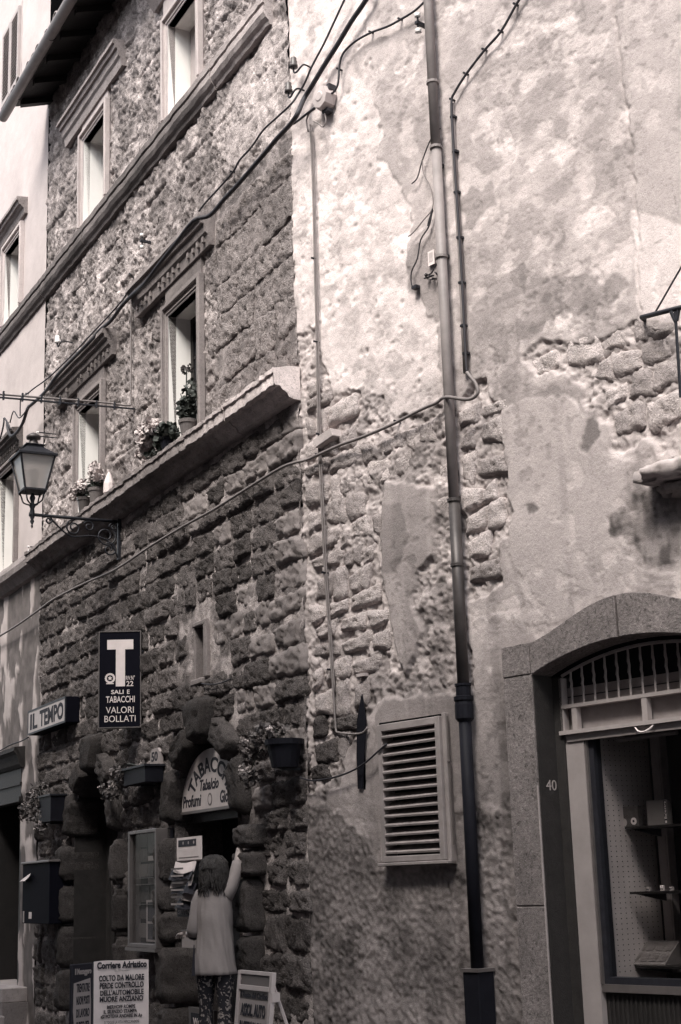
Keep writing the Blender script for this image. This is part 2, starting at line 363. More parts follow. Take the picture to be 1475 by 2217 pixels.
# ================================================================== STONE BUILDING (left frame)
sb = thing('stone_building', FL, (0, 0, 0), 'old rough stone palazzo with moulded windows and arched rusticated doorways', 'building')
XE = 7.11
WIN = [(1.99, 2.74, 9.02, 10.04), (4.78, 5.53, 9.02, 10.09), (2.03, 2.76, 5.56, 6.89), (4.86, 5.60, 5.56, 6.76)]
D1 = (4.98, .60, 2.10, .58); D2 = (1.97, .66, 2.10, .62)
def holeL(x, z):
    h = np.zeros(x.shape, bool)
    for a, b_, c, d in WIN: h |= rect(x, z, a-.05, b_+.05, c-.03, d+.05)
    h |= rect(x, z, 1.95, 2.18, 3.27, 3.74)
    for xc, hw, zs, ri in (D1, D2): h |= archm(x, z, xc, hw+.05, zs, ri+.05, -1)
    return h
P_ash = [at(*p, FL) for p in ((452, 470), (640, 270), (640, 800), (590, 815), (520, 860), (480, 880), (470, 700))]
P_light = [at(*p, FL) for p in ((640, 20), (640, 290), (520, 360), (450, 330), (500, 170), (590, 60))]
def hL(X, Z):
    xw = X+(fbm(X, Z, 3, 3, 40)-.5)*.25; zw = Z+(fbm(X, Z, 3, 3, 44)-.5)*.25
    low = sm(5.35, 5.25, Z); ash = inpoly(xw, zw, P_ash).astype(float); lt = inpoly(xw, zw, P_light).astype(float)
    up = 1-low
    n1 = fbm(X, Z, 2.2, 4, 1); n2 = fbm(X*1.0, Z*1.25, 9, 4, 2); n3 = fbm(X, Z, 26, 3, 3)
    w1 = worley(X+n1*.2, Z+n2*.1, 7.5, 4); w2 = worley(X, Z, 21, 5)
    lump = (1-sm(.15, .75, w1)); pit = sm(.30, .05, w2)*sm(.45, .6, fbm(X, Z, 4, 3, 8))
    h = (n1-.5)*.05+(n2-.5)*.045+(n3-.5)*.042+lump*.010-pit*.03
    # faint course lines of the wall under the old render
    cz = (Z+(fbm(X, Z, 1.5, 2, 9)-.5)*.16)/.31; jl = sm(.10, .0, abs(cz-np.round(cz)))*sm(.40, .62, fbm(X, Z, 2.3, 3, 12)); h = h-jl*.028
    h = up*(h-.012)+low*(-.006+(n2-.5)*.026+(n3-.5)*.014); h = np.where(ash > .5, -.012+(n2-.5)*.016, h); h = np.where((lt > .5) & (ash < .5), h*.6+.004, h)
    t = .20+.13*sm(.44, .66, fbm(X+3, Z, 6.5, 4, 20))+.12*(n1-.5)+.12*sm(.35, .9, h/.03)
    t = t*(.62+.55*fbm(X, Z, 17, 3, 21))+ .05*sm(.55, .7, fbm(X, Z, 3.2, 4, 23))
    t = np.where(lt > .5, t*.6+.24, t); t = np.where(ash > .5, t*.9, t)
    streak = sm(.60, .75, fbm(X*7, Z*.9, 1, 3, 26)); t = t+.10*streak*(Z > 7)
    t = up*t*1.12+low*(.17+.24*sm(.42, .62, fbm(X, Z, 4, 4, 28))*(.6+.8*fbm(X, Z, 14, 3, 29)))
    return h, np.clip(t, .04, .75)
gridwall('wall', 'rough_wall', sb, 0, XE, -.05, 12.2, .017, hL, holeL)
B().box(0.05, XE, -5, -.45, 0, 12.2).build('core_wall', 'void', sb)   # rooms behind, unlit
# coursed stones of the ground storey
def px_block(q, fr, n=.05):
    xl, yt, xr, yb = q; xm, ym = (xl+xr)/2, (yt+yb)/2
    a, _ = at(xl, ym, fr, .12); b_, _ = at(xr, ym, fr, 0); _, t = at(xm, yt, fr, n); _, u = at(xm, yb, fr, n); return (a+b_)/2, (t+u)/2, abs(a-b_), abs(t-u)
JB = [(336, 1817, 381, 1912), (334, 1920, 384, 1973), (334, 1977, 386, 2040), (341, 2047, 391, 2175), (344, 2184, 392, 2290),
      (507, 1784, 577, 1835), (507, 1840, 577, 1899), (509, 1904, 572, 2019), (514, 2027, 574, 2120), (516, 2128, 578, 2240),
      (241, 1819, 276, 1918), (246, 1925, 279, 2028), (248, 2034, 281, 2130), (250, 2136, 284, 2240),
      (123, 1832, 165, 1909), (123, 1917, 163, 1999), (125, 2005, 163, 2095), (123, 2101, 163, 2190)]
jb = [px_block(q, FL, .09) for q in JB]
def blocked(x, z, w_, h_):
    if z+h_/2 > 5.24: return True
    for xc, hw, zs, ri in (D1, D2):
        if abs(x-xc) < hw+w_/2-.03 and z < zs+ri*.6: return True
        if math.hypot(x-xc, max(z-zs, 0)) < .84+w_*.12 and z > zs-.25: return True
    if abs(x-2.08) < .24+w_/2 and 3.2 < z < 3.85: return True
    for a, b_, c, d in jb:
        if abs(x-a) < c/2+w_/2-.20 and abs(z-b_) < d/2+h_/2-.04: return True
    return False
VTP = [variants('stone', 6, w_, .25, .024, 'surround_grey', rnd=.024, amp=.0105, res=(int(w_*40), 9), bulge=.004, jit=.14) for w_ in (.32, .44, .58)]
VT = [variants('stone', 9, w_, .25, .024, 'tufa', rnd=.024, amp=.0105, res=(int(w_*40), 9), bulge=.004, jit=.12) for w_ in (.32, .44, .58)]
z = .0; cnt = 0; place = []
while z < 5.15:
    hh = random.uniform(.185, .235) if z > 1 else random.uniform(.22, .29); x = random.uniform(-.0, .2)
    if x > .08: x = .0
    while x < XE-.12:
        k = random.choice((0, 1, 1, 2)); w_ = (.32, .44, .58)[k]*random.uniform(.85, 1.15)
        if x+w_ > XE: w_ = XE-x
        xm = x+w_/2
        if not blocked(xm, z+hh/2, w_, hh) and w_ > .12:
            pale = random.random() < .62*max(0, min(1, (2.6-xm)/1.8))*max(0, min(1, (z-1.9)/1.2))
            place.append((random.choice((VTP if pale else VT)[k]), xm, random.uniform(-.022, .014), z+hh/2, (w_-.008)/((.32, .44, .58)[k]), (hh-.009)/.25, random.uniform(-.02, .02)))
        x += w_
    z += hh
place.sort(key=lambda q: q[1]); far = []
for me_, x, y, z, sx, sz, ro in place[:268]: put(me_, 'stone', sb, x, y, z, sx, sz, ro); cnt += 1
fb_ = B()
for me_, x, y, z, sx, sz, ro in place[268:]:
    fb_.add([(x+v.co.x*sx, y+v.co.y, z+v.co.z*sz) for v in me_.vertices], [tuple(p.vertices) for p in me_.polygons])
if fb_.v: fb_.build('far_stones', 'tufa', sb)['kind'] = 'stuff'
print('placed', len(place))
# dressed stones by the corner of the upper storey
VA = [variants('stone', 6, w_, .33, .012, 'ashlar', rnd=.014, amp=.0115, res=(int(w_*36), 12), jit=.10) for w_ in (.4, .62)]
z = 5.5; r_ = 0
while z < 8.6:
    hh = random.uniform(.28, .38); x = .0 if r_ % 2 else -.0; r_ += 1
    while x < 1.9:
        k = random.choice((0, 1)); w_ = (.4, .62)[k]*random.uniform(.9, 1.15)
        if bool(inpoly(np.array([x+w_/2]), np.array([z+hh/2]), P_ash)[0]):
            put(random.choice(VA[k]), 'stone', sb, x+w_/2, random.uniform(-.012, .01), z+hh/2, (w_-.008)/(.4, .62)[k], (hh-.010)/.33, random.uniform(-.02, .02)); cnt += 1
        x += w_
    z += hh
# rusticated blocks and voussoirs
for k, (x, z, w_, h_) in enumerate(jb):
    v, f = rblock(w_, h_, .15, 500+k, res=(12, 10), rnd=.040, amp=.010, back=.25, bulge=.006); bb = B(); bb.add([(a+x, b_, c+z) for a, b_, c in v], f); bb.build('rusticated_block', 'granite', sb, smooth=True)
def vouss(xc, zs, r0, r1, a0, a1, d, seed, rz=1.):
    v, f = rblock(1, 1, d, seed, res=(10, 9), rnd=.10, amp=.010, back=.22, bulge=.01); out = []
    for a, b_, c in v:
        th = a0+(a1-a0)*(a/1.06+.5); r = r0+(r1-r0)*(c/1.03+.5); out.append((xc+r*math.cos(th), b_, zs+r*math.sin(th)*rz))
    bb = B(); bb.add(out, f); bb.build('voussoir', 'granite', sb, smooth=True)
for (xc, hw, zs, ri), lens in ((D1, (.86, .88, 1.05, .88, .86)), (D2, (.92, .92, 1.10, .95, .95))):
    A = [0-.10, .62, 1.27, 1.87, 2.52, math.pi+.10]
    for k in range(5): vouss(xc, zs, hw+.01, lens[k], A[k]+.02, A[k+1]-.02, .10+.03*(k == 2), 700+k+int(xc*10), ri/hw*.98)
# door recesses
def recess(name, xc, hw, zs, ri, depth, back, parent, m='tufa'):
    n = 14; pts = [(xc+hw, 0)]+[(xc+hw*math.cos(math.pi*i/n), zs+ri*math.sin(math.pi*i/n)) for i in range(n+1)]+[(xc-hw, 0)]
    V = [(x, .02, z) for x, z in pts]+[(x, -depth, z) for x, z in pts]; k = len(pts)
    o = B().add(V, [(i, i+1, i+1+k, i+k) for i in range(k-1)]).build(name, m, parent, smooth=False); 
    B().add([(x, -depth+.001, z) for x, z in pts], [tuple(range(k))]).build('back_panel', back, o); return o
recess('door_recess', D1[0], D1[1]+.05, D1[2], D1[3]+.05, .42, 'void', sb, 'old_wood')
recess('door_recess', D2[0], D2[1]+.05, D2[2], D2[3]+.05, .44, 'void', sb, 'tufa')
# door leaf and brick infill in the left arch
dl = B().box(4.86, 5.64, -.40, -.34, 0, 2.2).build('door', 'dark_wood', sb)
for i in range(5): B().box(4.88+i*.15, 5.01+i*.15, -.34, -.325, .05, 2.15).build('plank', 'old_wood', dl)
B().box(4.35, 5.62, -.38, -.30, 2.2, 2.27).build('door_transom', 'dark_wood', sb)
me_b = variants('brick', 3, .26, .105, .02, 'brick', res=(3, 2), rnd=.012, amp=.002, back=.03)
z = .05; r_ = 0
while z < 2.15:
    x = 4.36+(.0 if r_ % 2 else -.13)
    while x < 4.85:
        xa, xb = max(x, 4.35), min(x+.26, 4.85)
        if xb-xa > .05: put(random.choice(me_b), 'brick', sb, (xa+xb)/2, -.30, z+.055, (xb-xa-.012)/.26, .95)
        x += .27
    z += .118; r_ += 1
# slit window
sl = B().box(1.88, 1.95, -.2, .03, 3.27, 3.74).box(2.18, 2.21, -.2, .015, 3.27, 3.74).box(1.88, 2.21, -.2, .03, 3.74, 3.78).box(1.95, 2.22, -.2, .05, 3.22, 3.27).build('slit_window', 'surround_grey', sb, bevel=.008)
B().box(1.95, 2.18, -.3, -.16, 3.27, 3.74).build('dark_opening', 'void', sl)
# windows
def window(parent, x0, x1, z0, z1, ms, hood=None, depth=.21, jw=.12, shutter=False, sill=False, bal=None):
    w_ = B()
    for a, b_ in ((x1, x1+jw), (x0-jw, x0)): w_.box(a, b_, -.05, .035, z0, z1+jw)
    w_.box(x0, x1, -.05, .035, z1, z1+jw)
    w_.box(x1+jw-.035, x1+jw+.012, .0, .065, z0, z1+jw+.012); w_.box(x0-jw-.012, x0-jw+.035, .0, .065, z0, z1+jw+.012); w_.box(x0-jw+.035, x1+jw-.035, .0, .065, z1+jw-.035, z1+jw+.012)
    w_.box(x1+.03, x1+.045, .03, .047, z0, z1+.03); w_.box(x0-.045, x0-.03, .03, .047, z0, z1+.03); w_.box(x0-.045, x1+.045, .03, .047, z1+.03, z1+.045)
    o = w_.build('window', ms, parent, bevel=.006)
    d = depth; rv = B()
    rv.box(x1, x1+.06, -d-.2, .03, z0-.02, z1).box(x0-.06, x0, -d-.2, .03, z0-.02, z1).box(x0-.06, x1+.06, -d-.2, .03, z1, z1+.06)
    rv.build('reveal', 'white_render', o)
    B().box(x0, x1, -d-.2, .02, z0-.06, z0).build('sill', 'surround', o)
    fw = .055; s_ = B().box(x1-fw, x1, -d-.04, -d, z0, z1).box(x0, x0+fw, -d-.04, -d, z0, z1).box(x0+fw, x1-fw, -d-.04, -d, z1-fw, z1).box(x0+fw, x1-fw, -d-.04, -d, z0, z0+fw)
    xm = (x0+x1)/2; s_.box(xm-.035, xm+.035, -d-.035, -d+.01, z0+fw, z1-fw)
    for t in (.36, .68): s_.box(x0+fw, xm-.035, -d-.03, -d-.008, z0+(z1-z0)*t, z0+(z1-z0)*t+.025).box(xm+.035, x1-fw, -d-.03, -d-.008, z0+(z1-z0)*t, z0+(z1-z0)*t+.025)
    s_.build('sash', 'shutter_paint' if shutter else 'old_wood', o)
    B().box(x0+fw, x1-fw, -d-.025, -d-.015, z0+fw, z1-fw).build('pane', 'dark_glass', o)
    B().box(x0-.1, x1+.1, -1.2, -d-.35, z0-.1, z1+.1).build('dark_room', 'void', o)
    if shutter:
        B().box(x0+.01, xm-.005, -d+.012, -d+.035, z0+.02, z1-.01).box(xm+.005, x1-.02, -d+.012, -d+.035, z0+.02, z1-.01).build('inner_shutter', 'shutter_paint', o)
    if hood:
        a, b_, zb, zt = hood[:4]; mt = hood[4]; H = zt-zb
        # frieze between architrave and hood
        if zb-(z1+jw) > .03: B().box(x0-jw+.02, x1+jw-.02, -.03, .022, z1+jw+.014, zb-.002).build('frieze', ms, o)
        B().profile(a, b_, [(-.02, zt), (.155, zt-.02), (.16, zt-.07), (.135, zt-.075), (.125, zt-.12), (.10, zt-.125), (.085, zb+H*.38), (.06, zb+H*.30), (.045, zb), (-.02, zb)], 10, .004).build('hood', mt, o, tone=hood[5])
        if len(hood) > 6:
            n = 15
            for k in range(n):
                if random.random() < .2: continue
                xx = a+.1+(b_-a-.2)*k/(n-1); B().box(xx-.020, xx+.020, .03, .068+random.uniform(0, .012), zb+H*.16, zb+H*(.30+random.uniform(0, .05))).build('dentil', mt, o, tone=hood[5])
    return o
wa = window(sb, *WIN[0], 'surround', None, .24, shutter=True)
B().box(1.86, 2.87, -.03, .03, 10.19, 10.4).build('frieze', 'surround', wa)
B().profile(1.6, 3.1, [(-.02, 10.62), (.15, 10.60), (.155, 10.54), (.12, 10.50), (.05, 10.40), (-.02, 10.40)], 8, .004).build('hood', 'moulding', wa, tone=.3)
window(sb, *WIN[1], 'surround', (4.12, 6.22, 10.34, 10.66, 'moulding', .26), .21)
window(sb, *WIN[2], 'surround_grey', (1.66, 3.66, 7.20, 7.52, 'moulding', .20, 1), .20)
window(sb, *WIN[3], 'surround_grey', (4.40, 6.45, 7.06, 7.36, 'moulding', .17, 1), .20)
# lower cornice and upper string course, broken in lengths
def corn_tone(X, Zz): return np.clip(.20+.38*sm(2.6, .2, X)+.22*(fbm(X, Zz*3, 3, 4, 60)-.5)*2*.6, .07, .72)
def str_tone(X, Zz): return np.clip(.13+.22*sm(2.6, .8, X)+.3*(fbm(X, Zz*2, 2.5, 3, 66)-.5)*.6, .06, .6)
xs = [-.015, 1.02, 1.9, 2.95, 4.1, 5.2, 6.3, XE-.004]
for a, b_ in zip(xs[:-1], xs[1:]):
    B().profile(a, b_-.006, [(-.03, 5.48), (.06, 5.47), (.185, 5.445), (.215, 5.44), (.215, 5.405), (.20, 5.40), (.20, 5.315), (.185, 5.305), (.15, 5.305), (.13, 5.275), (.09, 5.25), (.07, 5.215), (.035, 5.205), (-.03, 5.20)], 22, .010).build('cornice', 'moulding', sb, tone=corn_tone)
for a, b_, dz in ((.30, 1.5, 0), (1.507, 3.36, 0), (3.368, 5.4, -.0), (5.408, XE-.004, 0)):
    B().profile(a, b_, [(-.03, 8.99), (.08, 8.97), (.095, 8.95), (.095, 8.885), (.075, 8.87), (.082, 8.862), (.09, 8.85), (.09, 8.79), (.07, 8.75), (.04, 8.72), (.03, 8.69), (-.03, 8.68)], 16, .006).build('string_course', 'moulding', sb, tone=str_tone)
# eave, rafters, tiles, gutter
ev = B().add([(-.4, -.3, 11.53), (XE+.04, -.3, 11.53), (XE+.04, .43, 11.28), (-.4, .43, 11.28), (-.4, -.3, 11.57), (XE+.04, -.3, 11.57), (XE+.04, .43, 11.32), (-.4, .43, 11.32)],
    [(0, 1, 2, 3), (7, 6, 5, 4), (0, 4, 5, 1), (1, 5, 6, 2), (2, 6, 7, 3), (3, 7, 4, 0)]).build('eave', 'dark_wood', sb)
for k in range(13):
    xx = .1+k*.57; B().add([(xx, -.1, 11.38), (xx+.09, -.1, 11.38), (xx+.09, .40, 11.21), (xx, .40, 11.21), (xx, -.1, 11.46), (xx+.09, -.1, 11.46), (xx+.09, .40, 11.289), (xx, .40, 11.289)],
    [(0, 1, 2, 3), (7, 6, 5, 4), (0, 4, 5, 1), (1, 5, 6, 2), (2, 6, 7, 3), (3, 7, 4, 0)]).build('rafter', 'dark_wood', ev)
rf = B().add([(-.4, -5, 13.26), (XE+.04, -5, 13.26), (XE+.04, .45, 11.35), (-.4, .45, 11.35), (-.4, -5, 13.2), (XE+.04, -5, 13.2), (XE+.04, .45, 11.33), (-.4, .45, 11.33)], [(0, 1, 2, 3), (7, 6, 5, 4), (0, 4, 5, 1), (1, 5, 6, 2), (2, 6, 7, 3), (3, 7, 4, 0)]).build('roof', 'roof_tile', sb)
tb = B()
n = 7; V = []
for yy, zz, r in ((.52, 11.335, .085), (.1, 11.49, .07), (-.3, 11.64, .085)):
    for i in range(n): a = math.pi*i/(n-1); V.append((r*math.cos(a), yy, zz+r*.8*math.sin(a)))
    for i in range(n): a = math.pi*i/(n-1); V.append(((r-.015)*math.cos(a), yy, zz+(r-.015)*.8*math.sin(a)))
fcs = []
for s_ in range(2):
    o0, o1 = s_*2*n, (s_+1)*2*n
    for i in range(n-1): fcs += [(o0+i, o0+i+1, o1+i+1, o1+i), (o0+n+i, o1+n+i, o1+n+i+1, o0+n+i+1)]
fcs += [(i, n+i, n+i+1, i+1) for i in range(n-1)]
tile_me = bpy.data.meshes.new('tile'); tile_me.from_pydata(V, [], fcs); tile_me.materials.append(M['roof_tile']); tile_me.shade_smooth()
for k in range(36):
    o = put(tile_me, 'tile', rf, .05+k*.2, random.uniform(-.02, .03), random.uniform(0, .012), 1, 1, 0); o.rotation_euler = (0, 0, random.uniform(-.05, .05))
gt = B().tube([(-.4, .50, 11.29), (3, .505, 11.285), (XE+.36, .51, 11.27)], .066, 14).build('gutter', 'pipe_paint', sb, smooth=True)
for xx in (5.35, 6.85): B().tube([(xx, .50+.07*math.cos(a), 11.29+.075*math.sin(a)) for a in np.linspace(-2.6, 1.9, 9)], .008, 5).tube([(xx, .47, 11.37), (xx, .49, 11.43)], .007, 5).build('gutter_strap', 'pipe_black', gt)

# ================================================================== PALE PLASTERED HOUSE (far left)
pb = thing('plastered_house', FL, (XE+.02, 0, 0), 'tall house of pale smooth plaster at the left edge, peeling towards the street', 'building')
LW = [(8.31, 9.05, 9.04, 10.08), (8.31, 9.06, 5.56, 6.86), (8.55, 9.45, 12.48, 13.66)]
def holeP(x, z):
    h = rect(x, z, 7.80, 9.3, -1, 3.17)
    for a, b_, c, d in LW: h |= rect(x, z, a-.05, b_+.05, c-.03, d+.05)
    return h
P_bare = [at(*p, FL) for p in ((0, 1385), (55, 1330), (70, 1400), (30, 1470), (62, 1520), (40, 1560), (0, 1600))]
def hP(X, Z):
    n1 = fbm(X, Z, 1.6, 4, 70); n2 = fbm(X, Z, 9, 4, 71); xw = X+(fbm(X, Z, 5, 3, 72)-.5)*.4; zw = Z+(fbm(X, Z, 5, 3, 73)-.5)*.3
    low = sm(5.45, 5.35, Z)
    up_t = .40+.10*(n1-.5)-.16*sm(.58, .75, fbm(X*4, Z*.6, 1, 3, 74))*sm(8.6, 5.6, Z)
    pe = sm(.50, .56, fbm(X*1.5, Z*.55, 3.2, 4, 76)); lo_t = .13+.27*pe+.1*(n2-.5)
    h = (n1-.5)*.012+(n2-.5)*.006+low*((1-pe)*-.012+(n2-.5)*.01)
    h = np.where(Z > 5.4, h, h); return h+.004, np.clip(up_t*(1-low)+lo_t*low, .1, .75)
gridwall('wall', 'cream_plaster', pb, XE+.01, 11.6, -.05, 15.5, .03, hP, holeP)
B().box(XE+.02, 11.6, -5, -.46, 0, 15.5).build('core_wall', 'void', pb)
window(pb, *LW[0], 'surround', (8.03, 9.6, 10.26, 10.50, 'moulding', .20), .19)
window(pb, *LW[1], 'surround_grey', (8.03, 9.7, 7.03, 7.30, 'moulding', .10, 1), .22)
# louvred shutters
sh = B().box(8.50, 9.5, -.05, .01, 12.42, 13.72).build('window', 'surround', pb)
for a, b_ in ((8.56, 8.99), (9.01, 9.44)):
    o = B().box(a, a+.05, .012, .05, 12.48, 13.66).box(b_-.05, b_, .012, .05, 12.48, 13.66).box(a+.05, b_-.05, .012, .05, 12.48, 12.54).box(a+.05, b_-.05, .012, .05, 13.60, 13.66).box(a+.05, b_-.05, .012, .018, 12.54, 13.6).build('shutter', 'shutter_paint', sh)
    bb = B()
    for k in range(19):
        zz = 12.555+k*.055; bb.add([(a+.05, .020, zz+.030), (b_-.05, .020, zz+.030), (b_-.05, .048, zz), (a+.05, .048, zz), (a+.05, .020, zz+.036), (b_-.05, .020, zz+.036), (b_-.05, .048, zz+.006), (a+.05, .048, zz+.006)], [(0, 1, 2, 3), (4, 7, 6, 5), (3, 2, 6, 7), (0, 4, 5, 1)])
    o2 = bb.build('slats', 'shutter_paint', sh); o2['kind'] = 'stuff'
    B().box(a+.052, b_-.052, .0185, .0195, 12.545, 13.595).build('dark_gap', 'void', sh)
for a, b_ in ((XE+.003, 8.3), (8.306, 9.9), (9.906, 11.5)):
    B().profile(a, b_, [(-.03, 5.56), (.14, 5.48), (.16, 5.40), (.145, 5.33), (.10, 5.30), (.05, 5.22), (-.03, 5.20)], 10, .005).build('cornice', 'moulding', pb, tone=lambda X, Zz: .24+.2*(fbm(X, Zz*3, 4, 3, 5)-.5))
    B().profile(a, b_, [(-.03, 8.99), (.08, 8.97), (.095, 8.95), (.095, 8.885), (.075, 8.87), (.082, 8.862), (.09, 8.85), (.09, 8.79), (.07, 8.75), (.04, 8.72), (.03, 8.69), (-.03, 8.68)], 10, .005).build('string_course', 'moulding', pb, tone=.11)
# dark shopfront of the pale house
dr = B().box(7.78, 7.92, -.4, -.02, 0, 3.15).box(9.2, 9.32, -.4, -.02, 0, 3.15).build('door_frame', 'dark_wood', pb)
B().profile(7.72, 9.5, [(-.1, 3.22), (.12, 3.20), (.13, 3.15), (.09, 3.11), (.06, 3.0), (.03, 2.96), (-.1, 2.96)], 3, .002).build('lintel', 'old_wood', pb)
B().box(7.80, 9.3, -.1, .01, 2.62, 2.955).box(7.78, 9.3, -.1, .04, 2.56, 2.62).box(7.78, 9.3, -.1, .03, 2.76, 2.79).build('signboard', 'dark_wood', pb)
B().box(7.92, 9.2, -.5, -.4, 0, 3.0).build('door', 'void', pb)
B().box(7.92, 8.0, -.4, -.3, 0, 2.56).build('door_stile', 'dark_wood', pb)
a0 = at(58, 2150, FL, .0)
B().box(7.45, 9.4, -.35, .28, .30, .46).build('step', 'step_stone', pb, bevel=.01); B().box(7.3, 9.4, .28, .55, 0, .17).build('step', 'step_stone', pb, bevel=.01); B().box(7.4, 9.4, -.3, .285, 0, .299).build('step_riser', 'surround_grey', pb)
# ================================================================== RIGHT BUILDING
rb = thing('shop_building', FR, (0, 0, 0), 'patched plaster house at the right with bare rubble showing and an arched shop window', 'building')
def PX(*pts): return [at(*p, FR) for p in pts]
R_pale = PX((560, -90), (800, -90), (790, 90), (803, 200), (822, 330), (850, 385), (880, 440), (884, 560), (922, 650), (945, 760), (955, 862), (880, 900), (780, 850), (720, 860), (690, 760), (640, 700), (560, 700))
R_rub1 = PX((560, 690), (640, 700), (690, 760), (720, 850), (790, 870), (770, 960), (800, 1010), (815, 1100), (820, 1250), (830, 1380), (780, 1480), (770, 1600), (700, 1700), (560, 1760))
R_bare = PX((780, 850), (880, 905), (980, 880), (1000, 1100), (1015, 1300), (1020, 1480), (990, 1510), (820, 1515), (700, 1740), (690, 1500), (760, 1000))
R_strip = PX((990, 860), (1050, 830), (1090, 900), (1090, 1060), (1100, 1130), (1075, 1250), (1020, 1300), (1005, 1100))
R_rub2 = PX((1130, 745), (1180, 715), (1260, 735), (1400, 690), (1500, 700), (1500, 1010), (1420, 960), (1330, 960), (1290, 900), (1270, 830), (1160, 780))
R_mid = PX((1085, 905), (1140, 860), (1230, 845), (1285, 900), (1290, 965), (1390, 985), (1340, 1100), (1310, 1200), (1480, 1240), (1480, 1290), (1340, 1295), (1200, 1350), (1150, 1330), (1110, 1250), (1085, 1100))
R_dark = PX((1015, 700), (1090, 600), (1180, 590), (1280, 600), (1345, 600), (1330, 660), (1200, 690), (1130, 720), (1125, 790), (1150, 815), (1230, 840), (1210, 858), (1100, 910), (1085, 860), (1075, 790), (1030, 810))
R_dark2 = PX((1000, 430), (1080, 400), (1085, 450), (1040, 470), (1000, 500))
R_under = PX((885, 540), (960, 470), (965, 640), (945, 720), (925, 640), (888, 640))
R_stain = PX((1395, 1040), (1480, 1050), (1480, 1215), (1440, 1200), (1400, 1195), (1375, 1150), (1335, 1150), (1330, 1105), (1370, 1080))
R_sp1 = PX((1130, 1080), (1165, 1070), (1183, 1085), (1160, 1108), (1135, 1100)); R_sp2 = PX((1262, 905), (1290, 895), (1298, 960), (1282, 1005), (1258, 965))
R_drop = PX((828, 1090), (835, 1040), (900, 1050), (943, 1060), (943, 1200), (905, 1238), (893, 1310), (917, 1365), (900, 1420), (875, 1462), (858, 1400), (847, 1330), (828, 1240))
R_drop2 = PX((830, 1090), (870, 1090), (890, 1160), (860, 1240), (832, 1240), (828, 1150))
R_vent = PX((812, 1545), (835, 1515), (900, 1510), (1018, 1495), (1020, 1760), (985, 1760), (985, 1870), (830, 1880), (808, 1700))
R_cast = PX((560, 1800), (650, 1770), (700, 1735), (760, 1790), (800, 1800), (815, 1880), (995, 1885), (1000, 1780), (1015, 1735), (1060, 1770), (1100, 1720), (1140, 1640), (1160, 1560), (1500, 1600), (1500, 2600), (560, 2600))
R_sm = PX((1345, -60), (1385, 600), (1385, 690), (1560, 600), (1560, -80)); R_sm2 = PX((1367, 452), (1500, 490), (1500, 720), (1385, 690))
R_col = PX((1090, 1390), (1020, 1490), (1030, 1740), (1120, 1740), (1100, 1500))
def shop_arch(x): return 2.735+.145*(1-((x+3.07)/.76)**2)
def holeR(x, z):
    h = (x < -2.30) & (x > -3.84) & (z < shop_arch(x)+.03)
    h |= rect(x, z, -1.52, -.83, 1.60, 2.59) | rect(x, z, *[-v for v in (.640, .665)], 2.13, 2.70)
    hx, hz = at(785, 1447, FR); h |= rect(x, z, hx-.035, hx+.035, hz-.035, hz+.035); return h
def blur(a, n=2):
    for _ in range(n):
        p = np.pad(a, 1, mode='edge'); a = (p[:-2, 1:-1]+p[2:, 1:-1]+p[1:-1, :-2]+p[1:-1, 2:]+p[1:-1, 1:-1]*2)/6
    return a
